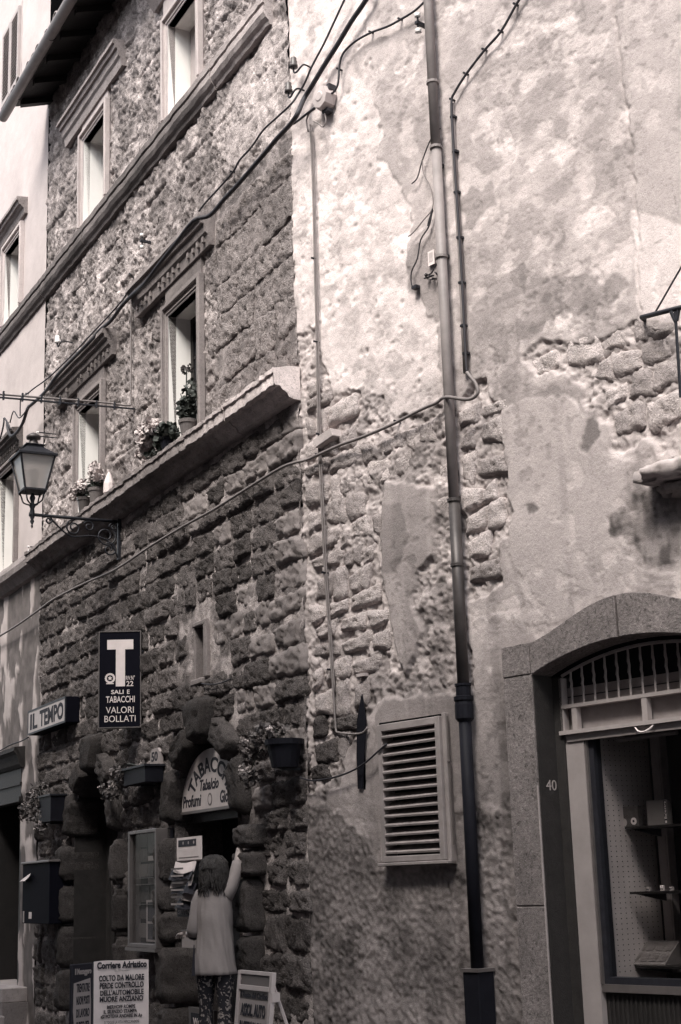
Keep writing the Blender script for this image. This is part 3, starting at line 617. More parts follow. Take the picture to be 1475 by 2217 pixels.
def hR(X, Z):
    xw = X+(fbm(X, Z, 4.5, 4, 80)-.5)*.26; zw = Z+(fbm(X, Z, 4.5, 4, 84)-.5)*.26
    xe = X+(fbm(X, Z, 14, 3, 81)-.5)*.05; ze = Z+(fbm(X, Z, 14, 3, 85)-.5)*.05
    ip = lambda P, e=0: inpoly(xe if e else xw, ze if e else zw, P)
    n1 = fbm(X, Z, 2.0, 4, 1); n2 = fbm(X, Z, 8, 4, 2); n3 = fbm(X, Z, 24, 3, 3); n4 = fbm(X, Z, 60, 2, 6)
    mot = sm(.52, .60, fbm(X, Z, 2.6, 5, 90)); mot2 = sm(.56, .62, fbm(X, Z, 6, 5, 93))
    h = (n1-.5)*.025+(n2-.5)*.008+(n4-.5)*.003; t = .31+.08*mot+.06*mot2+.10*(n1-.5)+.07*(n3-.5)
    fl = sm(.60, .66, fbm(X+5, Z, 5, 5, 97)); t = t+.12*fl*(1-sm(.0, 1, 0)); h = h-.004*fl
    def put_(mk, hv, tv):
        nonlocal h, t; h = np.where(mk, hv, h); t = np.where(mk, tv, t)
    jx = sm(.05, .0, abs(((Z+.02*X)/.42) % 1-.5)) ; h = h-.0015*jx
    put_(ip(R_pale), (n1-.5)*.035+(n2-.5)*.02-.008-.012*sm(.2, .05, worley(X, Z, 6, 4))*sm(.5, .6, n2), .55+.12*(n2-.5)+.07*(n3-.5)-.12*sm(.55, .68, fbm(X, Z, 7, 4, 99)))
    put_(ip(R_dark), h-.002, .245+.09*(n2-.5)+.05*(n3-.5)+.05*mot2); put_(ip(R_dark2), h, .28); put_(ip(R_under), h, .27)
    put_(ip(R_mid), .004+(n1-.5)*.012, .37+.06*(n2-.5)+.03*mot)
    put_(ip(R_sp1) | ip(R_sp2), -.002, .17)
    smt = X < -3.2
    put_(ip(R_sm, 1), .006+(n1-.5)*.01, .36+.04*(n1-.5)); put_(ip(R_sm2, 1), .003+(n1-.5)*.012, .55+.05*(n2-.5))
    put_(ip(R_col), -.004+(n2-.5)*.01, .34+.08*(n2-.5))
    rough = (n1-.5)*.03+(n2-.5)*.05+(n3-.5)*.03-.012-.02*sm(.25, .08, worley(X, Z, 22, 14))+(n4-.5)*.016
    put_(ip(R_bare), rough, (.25+.20*sm(.45, .65, fbm(X, Z, 5, 4, 33)))*(.7+.6*n3))
    put_(ip(R_rub2), rough-.008, .40*(.7+.6*n3)); put_(ip(R_strip), rough-.012, .38*(.7+.6*n3)); put_(ip(R_rub1), rough-.012, .40*(.7+.6*n3))
    low_dark = sm(3.1, 1.9, Z+(fbm(X*2.5, Z*.6, 2, 4, 150)-.5)*1.4)*(X > -2.2); t = t*(1-.38*low_dark)  # tone drops towards the foot of the wall, edge broken by noise
    st = ip(R_stain); t = np.where(st, np.minimum(t, .10+.12*sm(.4, .6, fbm(X*2, Z*.8, 6, 3, 37))), t)
    put_(ip(R_drop, 1), .016+(n1-.5)*.01, .34+.06*(n2-.5)); t = np.where(ip(R_drop2, 1), .24+.04*(n2-.5), t)
    put_(ip(R_vent, 1), .004+(n1-.5)*.01, .25+.08*(n2-.5)+.05*mot2)
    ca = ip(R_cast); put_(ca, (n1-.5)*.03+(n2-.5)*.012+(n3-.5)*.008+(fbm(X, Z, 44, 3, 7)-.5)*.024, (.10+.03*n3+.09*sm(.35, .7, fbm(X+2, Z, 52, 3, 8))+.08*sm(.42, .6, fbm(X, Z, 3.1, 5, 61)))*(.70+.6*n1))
    h = blur(h, 1)
    cr_ = sm(.0035, .0008, abs(fbm(X+2, Z*1.1, 2.0, 4, 120)-.5))*sm(.48, .6, fbm(X, Z, 1.7, 2, 121))*(Z > 2.6); h = h-.004*cr_; t = t*(1-.40*cr_)
    fk = sm(.57, .585, fbm(X, Z, 10, 5, 130))*sm(.45, .6, fbm(X+9, Z, 1.6, 3, 131))*(~ca); t = t+.07*fk; h = h-.003*fk
    fk = sm(.60, .615, fbm(X+4, Z, 16, 4, 133))*sm(.42, .6, fbm(X+3, Z, 1.9, 3, 134)); t = t-.07*fk; h = h-.003*fk
    dr_ = sm(.60, .75, fbm(X*9, Z*.5, 1, 3, 140))*sm(5.5, 3.5, Z); t = t*(1-.22*dr_)
    t = blur(t, 1)
    # seam of two plasters, ragged edge at the corner
    sx, _ = at(1360, 300, FR); h = h-.012*sm(.02, .0, abs(xe-sx-.02*np.sin(Z*3)))*(Z > 4.6)
    return h, np.clip(t, .04, .78)
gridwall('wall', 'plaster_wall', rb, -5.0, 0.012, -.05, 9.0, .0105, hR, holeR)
B().box(-2.3, 0.0, -4, -.30, 0, 9.6).box(-5.2, -3.86, -4, -.30, 0, 9.6).box(-3.86, -2.3, -4, -.30, 3.0, 9.6).build('core_wall', 'void', rb)
# exposed rubble stones
VR = [variants('stone', 8, w_, .16, .020, 'pale_rubble', rnd=.022, amp=.008, res=(int(w_*40), 7), bulge=.006, jit=.28) for w_ in (.16, .23, .32)]
VR2 = [variants('stone', 5, w_, .16, .020, 'tufa', rnd=.022, amp=.008, res=(int(w_*40), 7), bulge=.006, jit=.28) for w_ in (.16, .23, .32)]
from itertools import product
z = 1.9; cntR = 0
BR = PX((690, 1110), (760, 950), (985, 890), (1000, 1240), (940, 1240), (950, 1060), (830, 1050), (820, 1240), (700, 1240))
while z < 5.3:
    hh = random.uniform(.13, .22); x = -.02-random.uniform(0, .1)
    while x > -4.2:
        k = random.choice((0, 1, 1, 2)); w_ = (.16, .23, .32)[k]*random.uniform(.85, 1.15); xm = x-w_/2; zm = z+hh/2+random.uniform(-.015, .015)
        q = (np.array([xm]), np.array([zm])); inr = inpoly(*q, R_rub1)[0] or inpoly(*q, R_strip)[0] or inpoly(*q, R_rub2)[0]
        br = inpoly(*q, BR)[0]
        if (inr or (br and random.random() < .6)) and not inpoly(*q, R_drop)[0]:
            r2 = inpoly(*q, R_rub2)[0]
            if not (r2 and random.random() < .25):
                V_ = VR2 if (zm < 2.75 and random.random() < .5) else VR
                put(random.choice(V_[k]), 'stone', rb, xm, random.uniform(-.024, -.010)-(.008 if br or r2 else 0), zm, (w_-.016)/((.16, .23, .32)[k]), (hh-.016)/.16, random.uniform(-.06, .06)); cntR += 1
        x -= w_
    z += hh
print('stones', cnt, cntR)
# a lone pale block and the broken ledge
B().prism(PX((692, 955), (731, 929), (737, 946), (698, 973)), -.03, .07).build('projecting_block', 'surround', rb, bevel=.006)
v, f = rblock(.62, .12, .22, 77, res=(12, 5), rnd=.05, amp=.02, back=.05); x, z = at(1450, 1018, FR, .12)
led = B(); led.add([(a+x-.08, b_, c+z) for a, b_, c in v], f); led.build('broken_ledge', 'surround', rb, smooth=True)
v, f = rblock(.5, .10, .13, 78, res=(10, 5), rnd=.05, amp=.02, back=.05); led = B(); led.add([(a+x-.12, b_, c+z-.10) for a, b_, c in v], f); led.build('broken_ledge', 'surround_grey', rb, smooth=True)
# dark slot
o = B(); pts = PX((788, 1503), (797, 1560), (795, 1600), (793, 1640), (790, 1708), (780, 1708), (777, 1640), (778, 1560))
o.prism(pts, .012, .022).build('iron_strip', 'pipe_black', rb)
hx, hz = at(785, 1447, FR); B().box(hx-.05, hx+.05, -.12, -.08, hz-.05, hz+.05).build('beam_hole', 'void', rb)
B().box(hx-.045, hx+.045, -.02, .025, hz-.06, hz-.038).build('hole_lip', 'surround', rb)
# louvred vent
vt = B().box(-1.50, -1.455, -.06, .07, 1.625, 2.565).box(-.90, -.855, -.06, .05, 1.625, 2.565).box(-1.455, -.90, -.06, .06, 2.515, 2.565).box(-1.455, -.90, -.06, .07, 1.625, 1.665).box(-1.535, -1.50, .0, .045, 1.60, 2.585).box(-1.535, -.845, .0, .085, 1.60, 1.622).build('louvre_vent', 'louvre_paint', rb, bevel=.004)
for k in range(14):
    zz = 1.678+k*.0605; j = random.uniform(-.004, .004)
    B().add([(-.90, .055, zz+j), (-1.455, .060, zz), (-1.455, -.03, zz+.046), (-.90, -.03, zz+.046+j), (-.90, .058, zz+.012+j), (-1.455, .064, zz+.013), (-1.455, -.03, zz+.056), (-.90, -.03, zz+.056+j)],
        [(3, 2, 1, 0), (4, 5, 6, 7), (0, 1, 5, 4), (2, 3, 7, 6), (1, 2, 6, 5), (3, 0, 4, 7)]).build('slat', 'louvre_paint', vt)
B().box(-1.5, -.87, -.2, -.09, 1.6, 2.6).build('vent_duct', 'void', vt)
B().tube([(-1.545, .03, 2.56), (-1.548, .035, 2.25), (-1.55, .03, 2.2), (-1.545, .03, 2.0), (-1.55, .03, 1.72)], .006, 5).tube([(-1.50, .03, 2.26), (-1.56, .035, 2.26)], .01, 6).build('hinge_rod', 'metal_frame', vt)
# arched stone frame of the shop
NA = 12
def arch_piece(xa, xb, lower, upper):
    xs_ = np.linspace(xa, xb, NA); pts = [(x, upper(x)) for x in xs_]+[(x, lower(x)) for x in xs_[::-1]]
    return B().prism(pts, -.16, .035)
up_ = lambda x: 2.945+.195*math.sin(max(0, 1-abs(x+3.07)/.76)*math.pi/2)**1.5
arch_piece(-2.075, -2.315, lambda x: 2.748, lambda x: 2.948+.0*x).build('arch_stone', 'arch_granite', rb, bevel=.005)
arch_piece(-2.322, -3.035, shop_arch, up_).build('arch_stone', 'arch_granite', rb, bevel=.005)
arch_piece(-3.05, -3.82, shop_arch, up_).build('arch_stone', 'arch_granite', rb, bevel=.005)
arch_piece(-3.825, -4.08, lambda x: 2.748, lambda x: 2.948).build('arch_stone', 'arch_granite', rb, bevel=.005)
for a, b_ in ((0, 1.32), (1.326, 2.744)):
    B().box(-2.32, -2.075, -.16, .032, a, b_).build('jamb_stone', 'arch_granite', rb, bevel=.005); B().box(-4.06, -3.82, -.16, .032, a, b_).build('jamb_stone', 'arch_granite', rb, bevel=.005)
B().box(-2.316, -2.08, -.15, .022, 0, 2.94).build('mortar', 'surround_grey', rb)
B().box(-2.324, -2.316, .028, .037, 0, 2.05).build('edge_bead', 'surround', rb)
# shopfront
sf = B().box(-2.40, -2.32, -.32, -.15, 0, 2.73).box(-3.82, -3.74, -.32, -.15, 0, 2.73).build('shopfront', 'old_wood', rb)
B().box(-2.545, -2.40, -.30, -.165, 0, 2.36).box(-3.74, -3.6, -.30, -.165, 0, 2.36).build('side_panel', 'panel_paint', sf)
B().box(-2.330, -2.3205, -.15, .018, 0, 2.74).build('painted_reveal', 'old_wood', sf)
o = text('40', 0, -.095, 2.02, 2.085, 0, 'house_number', 'grille_paint', sf); o.rotation_euler = (0, 0, math.pi/2); o.location = (-2.3305, -.035, 0)
# glazing frame
B().box(-2.562, -2.547, -.26, -.17, .86, 2.36).build('glazing_edge', 'metal_frame', sf); B().box(-2.60, -2.562, -.26, -.19, .86, 2.36).box(-3.6, -2.60, -.26, -.19, .86, .90).build('glazing_frame', 'iron', sf)
B().box(-3.6, -2.60, -.225, -.22, .90, 2.36).build('glass_pane', 'clear_glass', sf)
B().box(-3.6, -2.547, -.26, -.175, .815, .86).build('window_sill', 'metal_frame', sf)
B().box(-3.6, -2.547, -.26, -.21, 0, .815).build('kick_panel', 'dark_wood', sf)
bb = B()
for k in range(30): bb.box(-2.58-k*.034, -2.566-k*.034, -.21, -.203, .02, .80)
o = bb.build('ribs', 'old_wood', sf); o['kind'] = 'stuff'
# transom: grille bars, rails, panels
tr_ = B().profile(-3.74, -2.40, [(-.20, 2.525), (-.145, 2.525), (-.145, 2.548), (-.20, 2.548)]).profile(-3.74, -2.38, [(-.20, 2.36), (-.13, 2.36), (-.13, 2.385), (-.20, 2.385)]).box(-2.41, -2.385, -.20, -.15, 2.385, 2.72).build('transom_frame', 'grille_paint', sf)
for xx in (-2.50, -3.055, -3.6): B().box(xx-.02, xx+.02, -.19, -.148, 2.386, 2.524).build('transom_post', 'grille_paint', tr_)
B().box(-3.74, -2.40, -.235, -.215, 2.36, 2.66).build('transom_board', 'louvre_paint', tr_)
B().box(-3.74, -2.40, -.214, -.21, 2.598, 2.604).build('board_joint', 'iron', tr_); B().box(-3.74, -2.40, -.27, -.24, 2.60, 2.9).build('dark_fanlight', 'void', tr_)
for k in range(13):
    xx = -2.475-k*.094; top = shop_arch(xx)-.035; pts = []
    for i in range(15):
        t = i/14; pts.append((xx+.002*math.sin(t*26)*(.3 < t < .8), -.17+.003*math.cos(t*26)*(.3 < t < .8), 2.548+(top-2.548)*t))
    B().tube(pts, [.0075+.0025*abs(math.sin(i*1.1))*(4 < i < 12) for i in range(15)], 6).build('grille_bar', 'grille_paint', tr_)
xs_ = np.linspace(-2.40, -3.74, 16); B().tube([(x, -.17, shop_arch(x)-.032) for x in xs_], .011, 6).build('grille_arch_bar', 'grille_paint', tr_)
B().box(-3.7, -2.42, -.2, -.155, 2.315, 2.358).build('blind_case', 'panel_paint', tr_)
B().tube(smoothpath([(-2.98, -.14, 2.352), (-3.02, -.12, 2.325), (-3.06, -.12, 2.318), (-3.10, -.13, 2.335), (-3.12, -.14, 2.357)], 4), .006, 5).build('blind_cord', 'paper', tr_)
B().tube([(-2.8, -.19, 2.295), (-3.25, -.19, 2.30)], .014, 8).build('tube_lamp_case', 'metal_frame', sf)
# shop interior
it = B().box(-2.585, -2.575, -.75, -.27, .86, 2.36).build('display_side', 'pegboard', sf)
bb = B()
for i in range(9):
    for j in range(46): bb.box(-2.5870, -2.5855, -.71+i*.05, -.704+i*.05, .92+j*.031, .926+j*.031)
o = bb.build('peg_holes', 'void', it); o['kind'] = 'stuff'
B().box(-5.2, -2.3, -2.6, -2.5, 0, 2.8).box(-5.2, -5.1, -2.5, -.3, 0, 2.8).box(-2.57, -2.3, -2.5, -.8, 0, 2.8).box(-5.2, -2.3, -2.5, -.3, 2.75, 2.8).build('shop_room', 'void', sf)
B().box(-2.70, -2.64, -.77, -.70, .9, 2.36).box(-2.715, -2.705, -.77, -.70, .9, 2.36).build('display_post', 'sign_pale', sf)
# shelves and goods in the shop window
def shelf(px, py, name_lab):
    x, z = at(px, py, FR, -.55); t = thing('display_shelf', FR, (-3.15, -.55, z), name_lab, 'shelf', 'black glass shelves in the shop window')
    B().box(-3.7, -2.63, -.66, -.40, z-.012, z+.002).build('board', 'shelf', t); B().add([(-2.66, -.7, z-.013), (-2.66, -.42, z-.013), (-2.66, -.7, z-.06), (-2.675, -.7, z-.013), (-2.675, -.42, z-.013), (-2.675, -.7, z-.06)], [(0, 2, 1), (3, 4, 5), (0, 1, 4, 3), (1, 2, 5, 4), (2, 0, 3, 5)]).build('bracket', 'iron', t); return z
z1 = shelf(1400, 1790, 'uppermost shelf in the shop window, carrying two boxed items')
z2 = shelf(1410, 1930, 'middle black shelf in the shop window with tiny boxes')
z3 = shelf(1400, 2088, 'lowest dark shelf in the shop window under a rack')
def hw_box(name, lab, cat, x0, x1, z0, h, m, d=.04, y=-.45):
    t = thing(name, FR, ((x0+x1)/2, y, z0), lab, cat); B().box(x0, x1, y-d, y, z0, z0+h).build('case', m, t); return t
xa, _ = at(1338, 1770, FR, -.45); xb, _ = at(1382, 1770, FR, -.45)
t = hw_box('gift_box', 'dark picture box with a small pale disc on upper shop shelf', 'box', xb, xa, z1+.003, .125, 'paper_dark')
for (cx_, cz_, r, mm) in ((xb+.035, z1+.035, .022, 'paper'), (xa-.045, z1+.03, .026, 'paper_grey')):
    B().prism([(cx_+r*math.cos(a), cz_+r*math.sin(a)) for a in np.linspace(0, 6.0, 14)], -.449, -.446).build('disc', mm, t)
B().prism([(xb+.035+.008*math.cos(a), z1+.035+.008*math.sin(a)) for a in np.linspace(0, 6, 10)], -.4455, -.444).build('disc_hole', 'ink', t)
xa, _ = at(1402, 1770, FR, -.45); xb, _ = at(1446, 1765, FR, -.45)
t = hw_box('boxed_goods', 'black box with white upright lettering on the upper shop shelf', 'box', xb, xa, z1+.003, .150, 'ink_grey')
B().box(xb+.004, xb+.026, -.45, -.4485, z1+.01, z1+.148).build('spine', 'ink', t)
_o = ORG[t.name]; o = text('Balestra', _o[0], _o[0]-.105, _o[2], _o[2]+.016, _o[1], 'lettering', 'paper', t)   # turned upright along the spine
o.location = (xb+.007-_o[0], .002, .034); o.rotation_euler = (0, math.pi/2, 0)
B().box(xb+.008, xb+.02, -.449, -.446, z1+.012, z1+.026).build('mark', 'paper', t)
for (px, s_, m_, lab) in ((1402, .022, 'paper_grey', 'small grey pack on the left of the middle shop shelf'), (1432, .03, 'paper', 'tiny white pack standing right on the middle shop shelf'), (1452, .02, 'paper_grey', 'tiny pack at the right end of the middle shop shelf')):
    x, _ = at(px, 1920, FR, -.45); t = thing('small_pack', FR, (x, -.45, z2+.003), lab, 'packet'); B().box(x-.012, x+.012, -.47, -.45, z2+.003, z2+.006+s_).build('carton', m_, t, bevel=.002); B().box(x-.010, x+.010, -.45, -.449, z2+.012, z2+.018).build('label_strip', 'ink', t)
xa, _ = at(1372, 2060, FR, -.5); xb, _ = at(1450, 2050, FR, -.5)
t = thing('display_rack', FR, ((xa+xb)/2, -.5, z3+.003), 'low sloping dark rack with compartments on the lowest shop shelf', 'rack')
bb = B().add([(xa, -.44, z3+.01), (xb, -.44, z3+.01), (xb, -.6, z3+.14), (xa, -.6, z3+.14), (xa, -.44, z3+.003), (xb, -.44, z3+.003), (xb, -.6, z3+.003), (xa, -.6, z3+.003)], [(0, 3, 2, 1), (4, 5, 6, 7), (0, 1, 5, 4), (1, 2, 6, 5), (2, 3, 7, 6), (3, 0, 4, 7)]); bb.build('tray', 'ink_grey', t)
for i in range(4):
    for j in range(2):
        X0 = xa+(xb-xa)*(i+.12)/4; X1 = xa+(xb-xa)*(i+.85)/4; q0, q1 = .1+j*.45, .45+j*.45
        B().add([(X0, -.44-.16*q0+.004, z3+.01+.13*q0+.004), (X1, -.44-.16*q0+.004, z3+.01+.13*q0+.004), (X1, -.44-.16*q1+.004, z3+.01+.13*q1+.004), (X0, -.44-.16*q1+.004, z3+.01+.13*q1+.004)], [(0, 1, 2, 3)]).build('compartment', 'metal_frame', t)

# ================================================================== PIPES AND CABLES
dp = thing('downpipe', FR, (-1.745, .07, .0), 'tall downpipe on the right house, pale above and black at the foot', 'downpipe')
pc = -1.748
def pp(px, py, n=.07): x, z = at(px, py, FR, n); return z
zb_, zc_, zd_ = 3.6, 2.72, 1.0
B().tube([(pc-.0, .07, 9.6), (pc, .07, 8), (pc, .07, 6.62)], .036, 12).build('upper_pipe', 'pipe_paint', dp, smooth=True)
B().tube([(pc, .065, 6.64), (pc, .065, 5.2), (pc, .067, 3.98)], .037, 12).build('middle_pipe', 'pipe_paint', dp, smooth=True)
B().tube([(pc, .065, 3.99), (pc, .067, 2.70)], .041, 12).build('zinc_pipe', 'pipe_dark', dp, smooth=True)
B().tube([(pc, .07, 2.70), (pc, .07, .95)], .043, 12).build('cast_pipe', 'pipe_black', dp, smooth=True)
B().lathe(pc, .07, [(.046, 2.50), (.062, 2.52), (.062, 2.61), (.058, 2.63), (.066, 2.64), (.066, 2.665), (.05, 2.67), (.05, 2.73), (.056, 2.735), (.056, 2.75), (.045, 2.75)], 14).build('collar', 'pipe_black', dp, smooth=False)
B().box(pc-.075, pc+.065, .0, .14, .02, .93).build('boot', 'pipe_black', dp, bevel=.005); B().box(pc-.085, pc+.075, .0, .15, .93, .95).build('boot_cap', 'metal_frame', dp)
for zz in (7.15, 6.63, 5.78, 4.0, 3.55): B().lathe(pc, .068, [(.043, zz-.012), (.047, zz-.01), (.047, zz+.01), (.043, zz+.012)], 12).build('band', 'pipe_paint' if zz > 4.1 else 'pipe_dark', dp)
for zz in (6.5, 5.8): B().box(pc-.012, pc+.012, -.02, .06, zz-.012, zz+.012).build('wall_hook', 'iron', dp)

def cable(name, pts, r, m, lab, clips=None, k=5, extra=None, n=7):
    P = smoothpath(pts, k); c = P[0]; t = thing(name, None, tuple(c), lab, 'cable')
    bb = B().tube(P, r, n)
    bb.build('line', m, t, smooth=True)
    if extra:
        for e in extra: B().tube(smoothpath(e[0], k), e[1], n).build('branch', m, t, smooth=True)
    if clips:
        for q, fr in clips:
            p = wp(*q, fr, .02); a = p-fr[2]*.03; cc = p+fr[2]*.03; B().tube([a, cc], .009, 5).build('clip', 'iron', t)
    return t
L_ = lambda *q, n=.05: [wp(*p, FL, n) for p in q]
R_ = lambda *q, n=.05: [wp(*p, FR, n) for p in q]
cable('cable', R_((1140, -25), (1118, 10), (1085, 68), (1050, 108), (1010, 160), (985, 200), (978, 222), (981, 300), (986, 380), (992, 470), (998, 560), (1003, 660), (1008, 760), (1011, 806), n=.04), .0095, 'cable_black', 'black cable slanting from the top then dropping right beside the downpipe',
      [((1118, 10), FR), ((1085, 68), FR), ((1050, 108), FR), ((1010, 160), FR), ((980, 216), FR)])
t = thing('conduit', FR, (-1.9, .03, 4.95), 'thin pale conduit pipe close to the right side of the downpipe', 'conduit')
P = [(*at(*p, FR, .02),) for p in ((979, 225), (986, 380), (992, 470), (998, 560), (1003, 680), (1009, 808))]
B().tube([(x, .022, z) for x, z in P], .018, 8).build('tube', 'pipe_paint', t, smooth=True)
for p in ((981, 253), (986, 328), (989, 416), (995, 514), (999, 612), (1003, 705), (1008, 765)): x, z = at(*p, FR, .03); B().box(x-.017, x+.017, -.0, .046, z-.008, z+.008).build('clamp', 'iron', t)
cable('cable', R_((925, -2), (900, 22), (868, 42), (840, 57), (805, 70), (775, 86), (755, 102), (741, 120), (735, 145), (734, 165), (731, 185), (722, 200), (713, 203), n=.05), .009, 'cable_black', 'black cable curving from the top down into the round junction box', [((868, 42), FR), ((805, 70), FR), ((735, 150), FR)])
cable('cable', R_((755, -18), (744, 4), (718, 60), (700, 98), (675, 145), (660, 180), (645, 205), (632, 222), n=.06)[:-1]+L_((630, 226), (600, 254), (570, 282), (545, 318), (518, 348), (505, 372), (470, 412), (440, 445), (415, 482), (385, 512), (350, 560), (320, 600), (300, 617), (285, 622), (265, 650), (230, 690), (190, 732), (150, 775), (105, 818), (75, 840), (60, 852), (46, 862), (44, 880), (44, 900), n=.09), .009, 'cable_black', 'thin dark cable running just above the thick one across both walls', k=4,
      clips=[((505, 372), FL), ((285, 622), FL), ((60, 852), FL)])
cable('cable_bundle', R_((806, -25), (790, 4), (760, 48), (730, 98), (700, 145), (676, 185), (658, 215), n=.07)+L_((645, 245), (628, 270), (600, 300), (575, 330), (545, 365), (515, 400), (485, 432), (455, 466), n=.12)+L_((420, 478), (380, 528), (345, 572), (315, 612), n=.22)+
      L_((285, 640), (262, 665), (240, 695), (215, 716), n=.13)+L_((190, 745), (160, 775), (125, 812), (112, 830), n=.22)+L_((95, 852), (70, 875), (60, 885), (50, 915), (38, 935), (24, 944), (18, 930), (16, 915), n=.18), .020, 'cable_black', 'thick black cable bundle running down diagonally across both facades', k=4, n=9,
      extra=[([wp(24, 930, FL, .2), wp(10, 905, FL, .2), wp(8, 920, FL, .2), wp(0, 950, FL, .2), wp(-12, 960, FL, .2)], .011), ([wp(60, 885, FL, .2), wp(42, 905, FL, .2), wp(30, 890, FL, .2), wp(22, 915, FL, .18)], .008)])
cable('cable', [wp(-30, 1396, FL, .08)]+L_((0, 1377), (40, 1352), (85, 1320), (120, 1295), (185, 1262), (250, 1233), (330, 1180), (400, 1138), (460, 1105), (500, 1080), (560, 1042), (610, 1012), (640, 1001), n=.08)+R_((665, 995), (690, 984), (740, 962), (780, 948), (840, 923), (880, 903), (915, 885), (945, 872), (958, 862), n=.06)+R_((975, 860), (1000, 864), (1022, 863), (1035, 850), (1030, 830), (1018, 815), (1011, 806), n=.14), .0125, 'cable_grey',
      'long sagging cable low across both walls ending in a loop behind the downpipe', k=4, clips=[((258, 1228), FL), ((690, 984), FR), ((860, 912), FR)])
cable('cable', R_((672, 270), (675, 330), (678, 420), (680, 500), (682, 600), (685, 700), (688, 850), (691, 980), (697, 1100), (703, 1230), (710, 1330), (716, 1420), (722, 1500), (727, 1575), (733, 1586), (760, 1589), (785, 1587), (796, 1575), n=.02), .0085, 'cable_grey', 'pale twin wire hanging straight down the corner of the right house', k=3,
      extra=[(R_((676, 285), (679, 330), (682, 420), (684, 500), (686, 600), (689, 700), (692, 850), (695, 980), (701, 1100), (707, 1230), (714, 1330), (720, 1420), (725, 1500), n=.02), .006), (R_((678, 262), (690, 268), (700, 275), (706, 262), (703, 245), n=.05), .006), (R_((682, 236), (670, 245), (664, 262), (668, 285), n=.05), .008)],
      clips=[((681, 560), FR), ((686, 740), FR), ((692, 940), FR), ((704, 1240), FR), ((716, 1450), FR)])
cable('cable', R_((650, 1683), (675, 1690), (720, 1684), (760, 1670), (790, 1652), (815, 1630), (838, 1610), n=.06), .007, 'cable_black', 'black wire sagging from the vent past the dark iron strip', k=4)
cable('cable', [wp(-10, 1632, FL, .12)]+L_((20, 1614), (45, 1605), (62, 1596), n=.13), .008, 'cable_black', 'short wire entering the newspaper name sign at far left', k=3)
cable('wire', L_((437, 1480), (460, 1482), (480, 1478), (500, 1470), n=.06), .006, 'cable_black', 'short loose wire under the slit window', k=4)
# junction box with its little bracket
jx, jz = at(700, 212, FR, .06); t = thing('junction_box', FR, (jx, 0, jz), 'round pale junction box near the corner on the right house', 'junction box')
o = B().lathe(0, 0, [(.098, 0), (.10, .03), (.09, .09), (.088, .10), (.04, .104), (.02, .104)], 8); bb = B(); bb.add([(jx+a, c+.0, jz+b_*1.1) for a, b_, c in o.v], o.f); bb.build('case', 'sign_pale', t)
o = B().lathe(0, 0, [(.045, .104), (.035, .110), (.012, .110)], 12); bb = B(); bb.add([(jx+a, c, jz+b_) for a, b_, c in o.v], o.f); bb.build('cover_knob', 'sign_pale', t)
B().box(jx-.09, jx-.055, .0, .07, jz+.04, jz+.09).box(jx-.05, jx+.02, .0, .06, jz-.13, jz-.10).build('gland', 'cable_black', t)
cable('cable', R_((682, 233), (665, 246), (650, 258), (636, 268), n=.07), .010, 'cable_black', 'short stub of cable leaving the junction box towards the corner', k=4)
# insulators
def insulator(px, py, fr, m, lab, n=.14, wall=(30, 8), s_=1.):
    x, z = at(px, py, fr, n); t = thing('insulator', fr, (x, n, z), lab, 'insulator', 'porcelain insulators on iron hooks')
    B().lathe(x, n, [(.034*s_, z-.045*s_), (.034*s_, z-.02*s_), (.026*s_, z-.012*s_), (.030*s_, z+.01*s_), (.024*s_, z+.018*s_), (.026*s_, z+.04*s_), (.016*s_, z+.05*s_)], 12).build('bell', m, t, smooth=True)
    dx = -.09*s_; B().tube(smoothpath([(x, n, z-.04*s_), (x, n, z-.085*s_), (x+dx*.4, n, z-.10*s_), (x+dx*.9, n-.01, z-.07*s_), (x+dx, n-.04, z-.045*s_), (x+dx, -.02, z-.05*s_)], 4), .008*s_, 6).build('hook', 'iron', t); return t
insulator(636, 136, FR, 'brown_ceramic', 'brown insulator on a bent hook above the corner, highest by the cables', .10)
insulator(625, 190, FL, 'brown_ceramic', 'brown insulator right at the corner just under the thin cable', .08)
insulator(125, 735, FL, 'ceramic', 'white insulator on an iron hook between cable and pale house', .14)
for px, py, fr, lab in ((308, 522, FL, 'pair of small white knobs on an iron peg between the two storeys'), (905, 50, FR, 'pair of knob insulators on a peg left of the downpipe at the top')):
    x, z = at(px, py, fr, .10); t = thing('knob_insulator', fr, (x, .0, z), lab, 'insulator')
    B().box(x-.014, x+.014, -.02, .12, z-.012, z+.012).build('peg', 'iron', t); B().tube([(x, .10, z-.08), (x, .10, z+.08)], .008, 6).build('rod', 'iron', t)
    for s_ in (-1, 1): B().lathe(x, .10, [(.012, z+s_*.065-.018), (.026, z+s_*.065-.012), (.018, z+s_*.065), (.026, z+s_*.065+.012), (.012, z+s_*.065+.018)], 10).build('knob', 'ceramic', t, smooth=True)
for px, py, lab in ((90, 938, 'upper pair of iron pins beside the lamp top on the pale house'), (70, 1185, 'lower pair of iron pins with white tips above the cornice')):
    x, z = at(px+12, py, FL, .1); t = thing('iron_pins', FL, (x, .0, z), lab, 'pins', 'pairs of iron pins by the lamp')
    for s_ in (0, 1):
        B().tube([(x-s_*.03, -.02, z-s_*.055), (x-s_*.03, .20, z-s_*.055)], .007, 6).build('pin', 'iron', t); B().tube([(x-s_*.03, .20, z-s_*.055), (x-s_*.03, .225, z-s_*.055)], .013, 8).build('tip', 'ceramic', t)
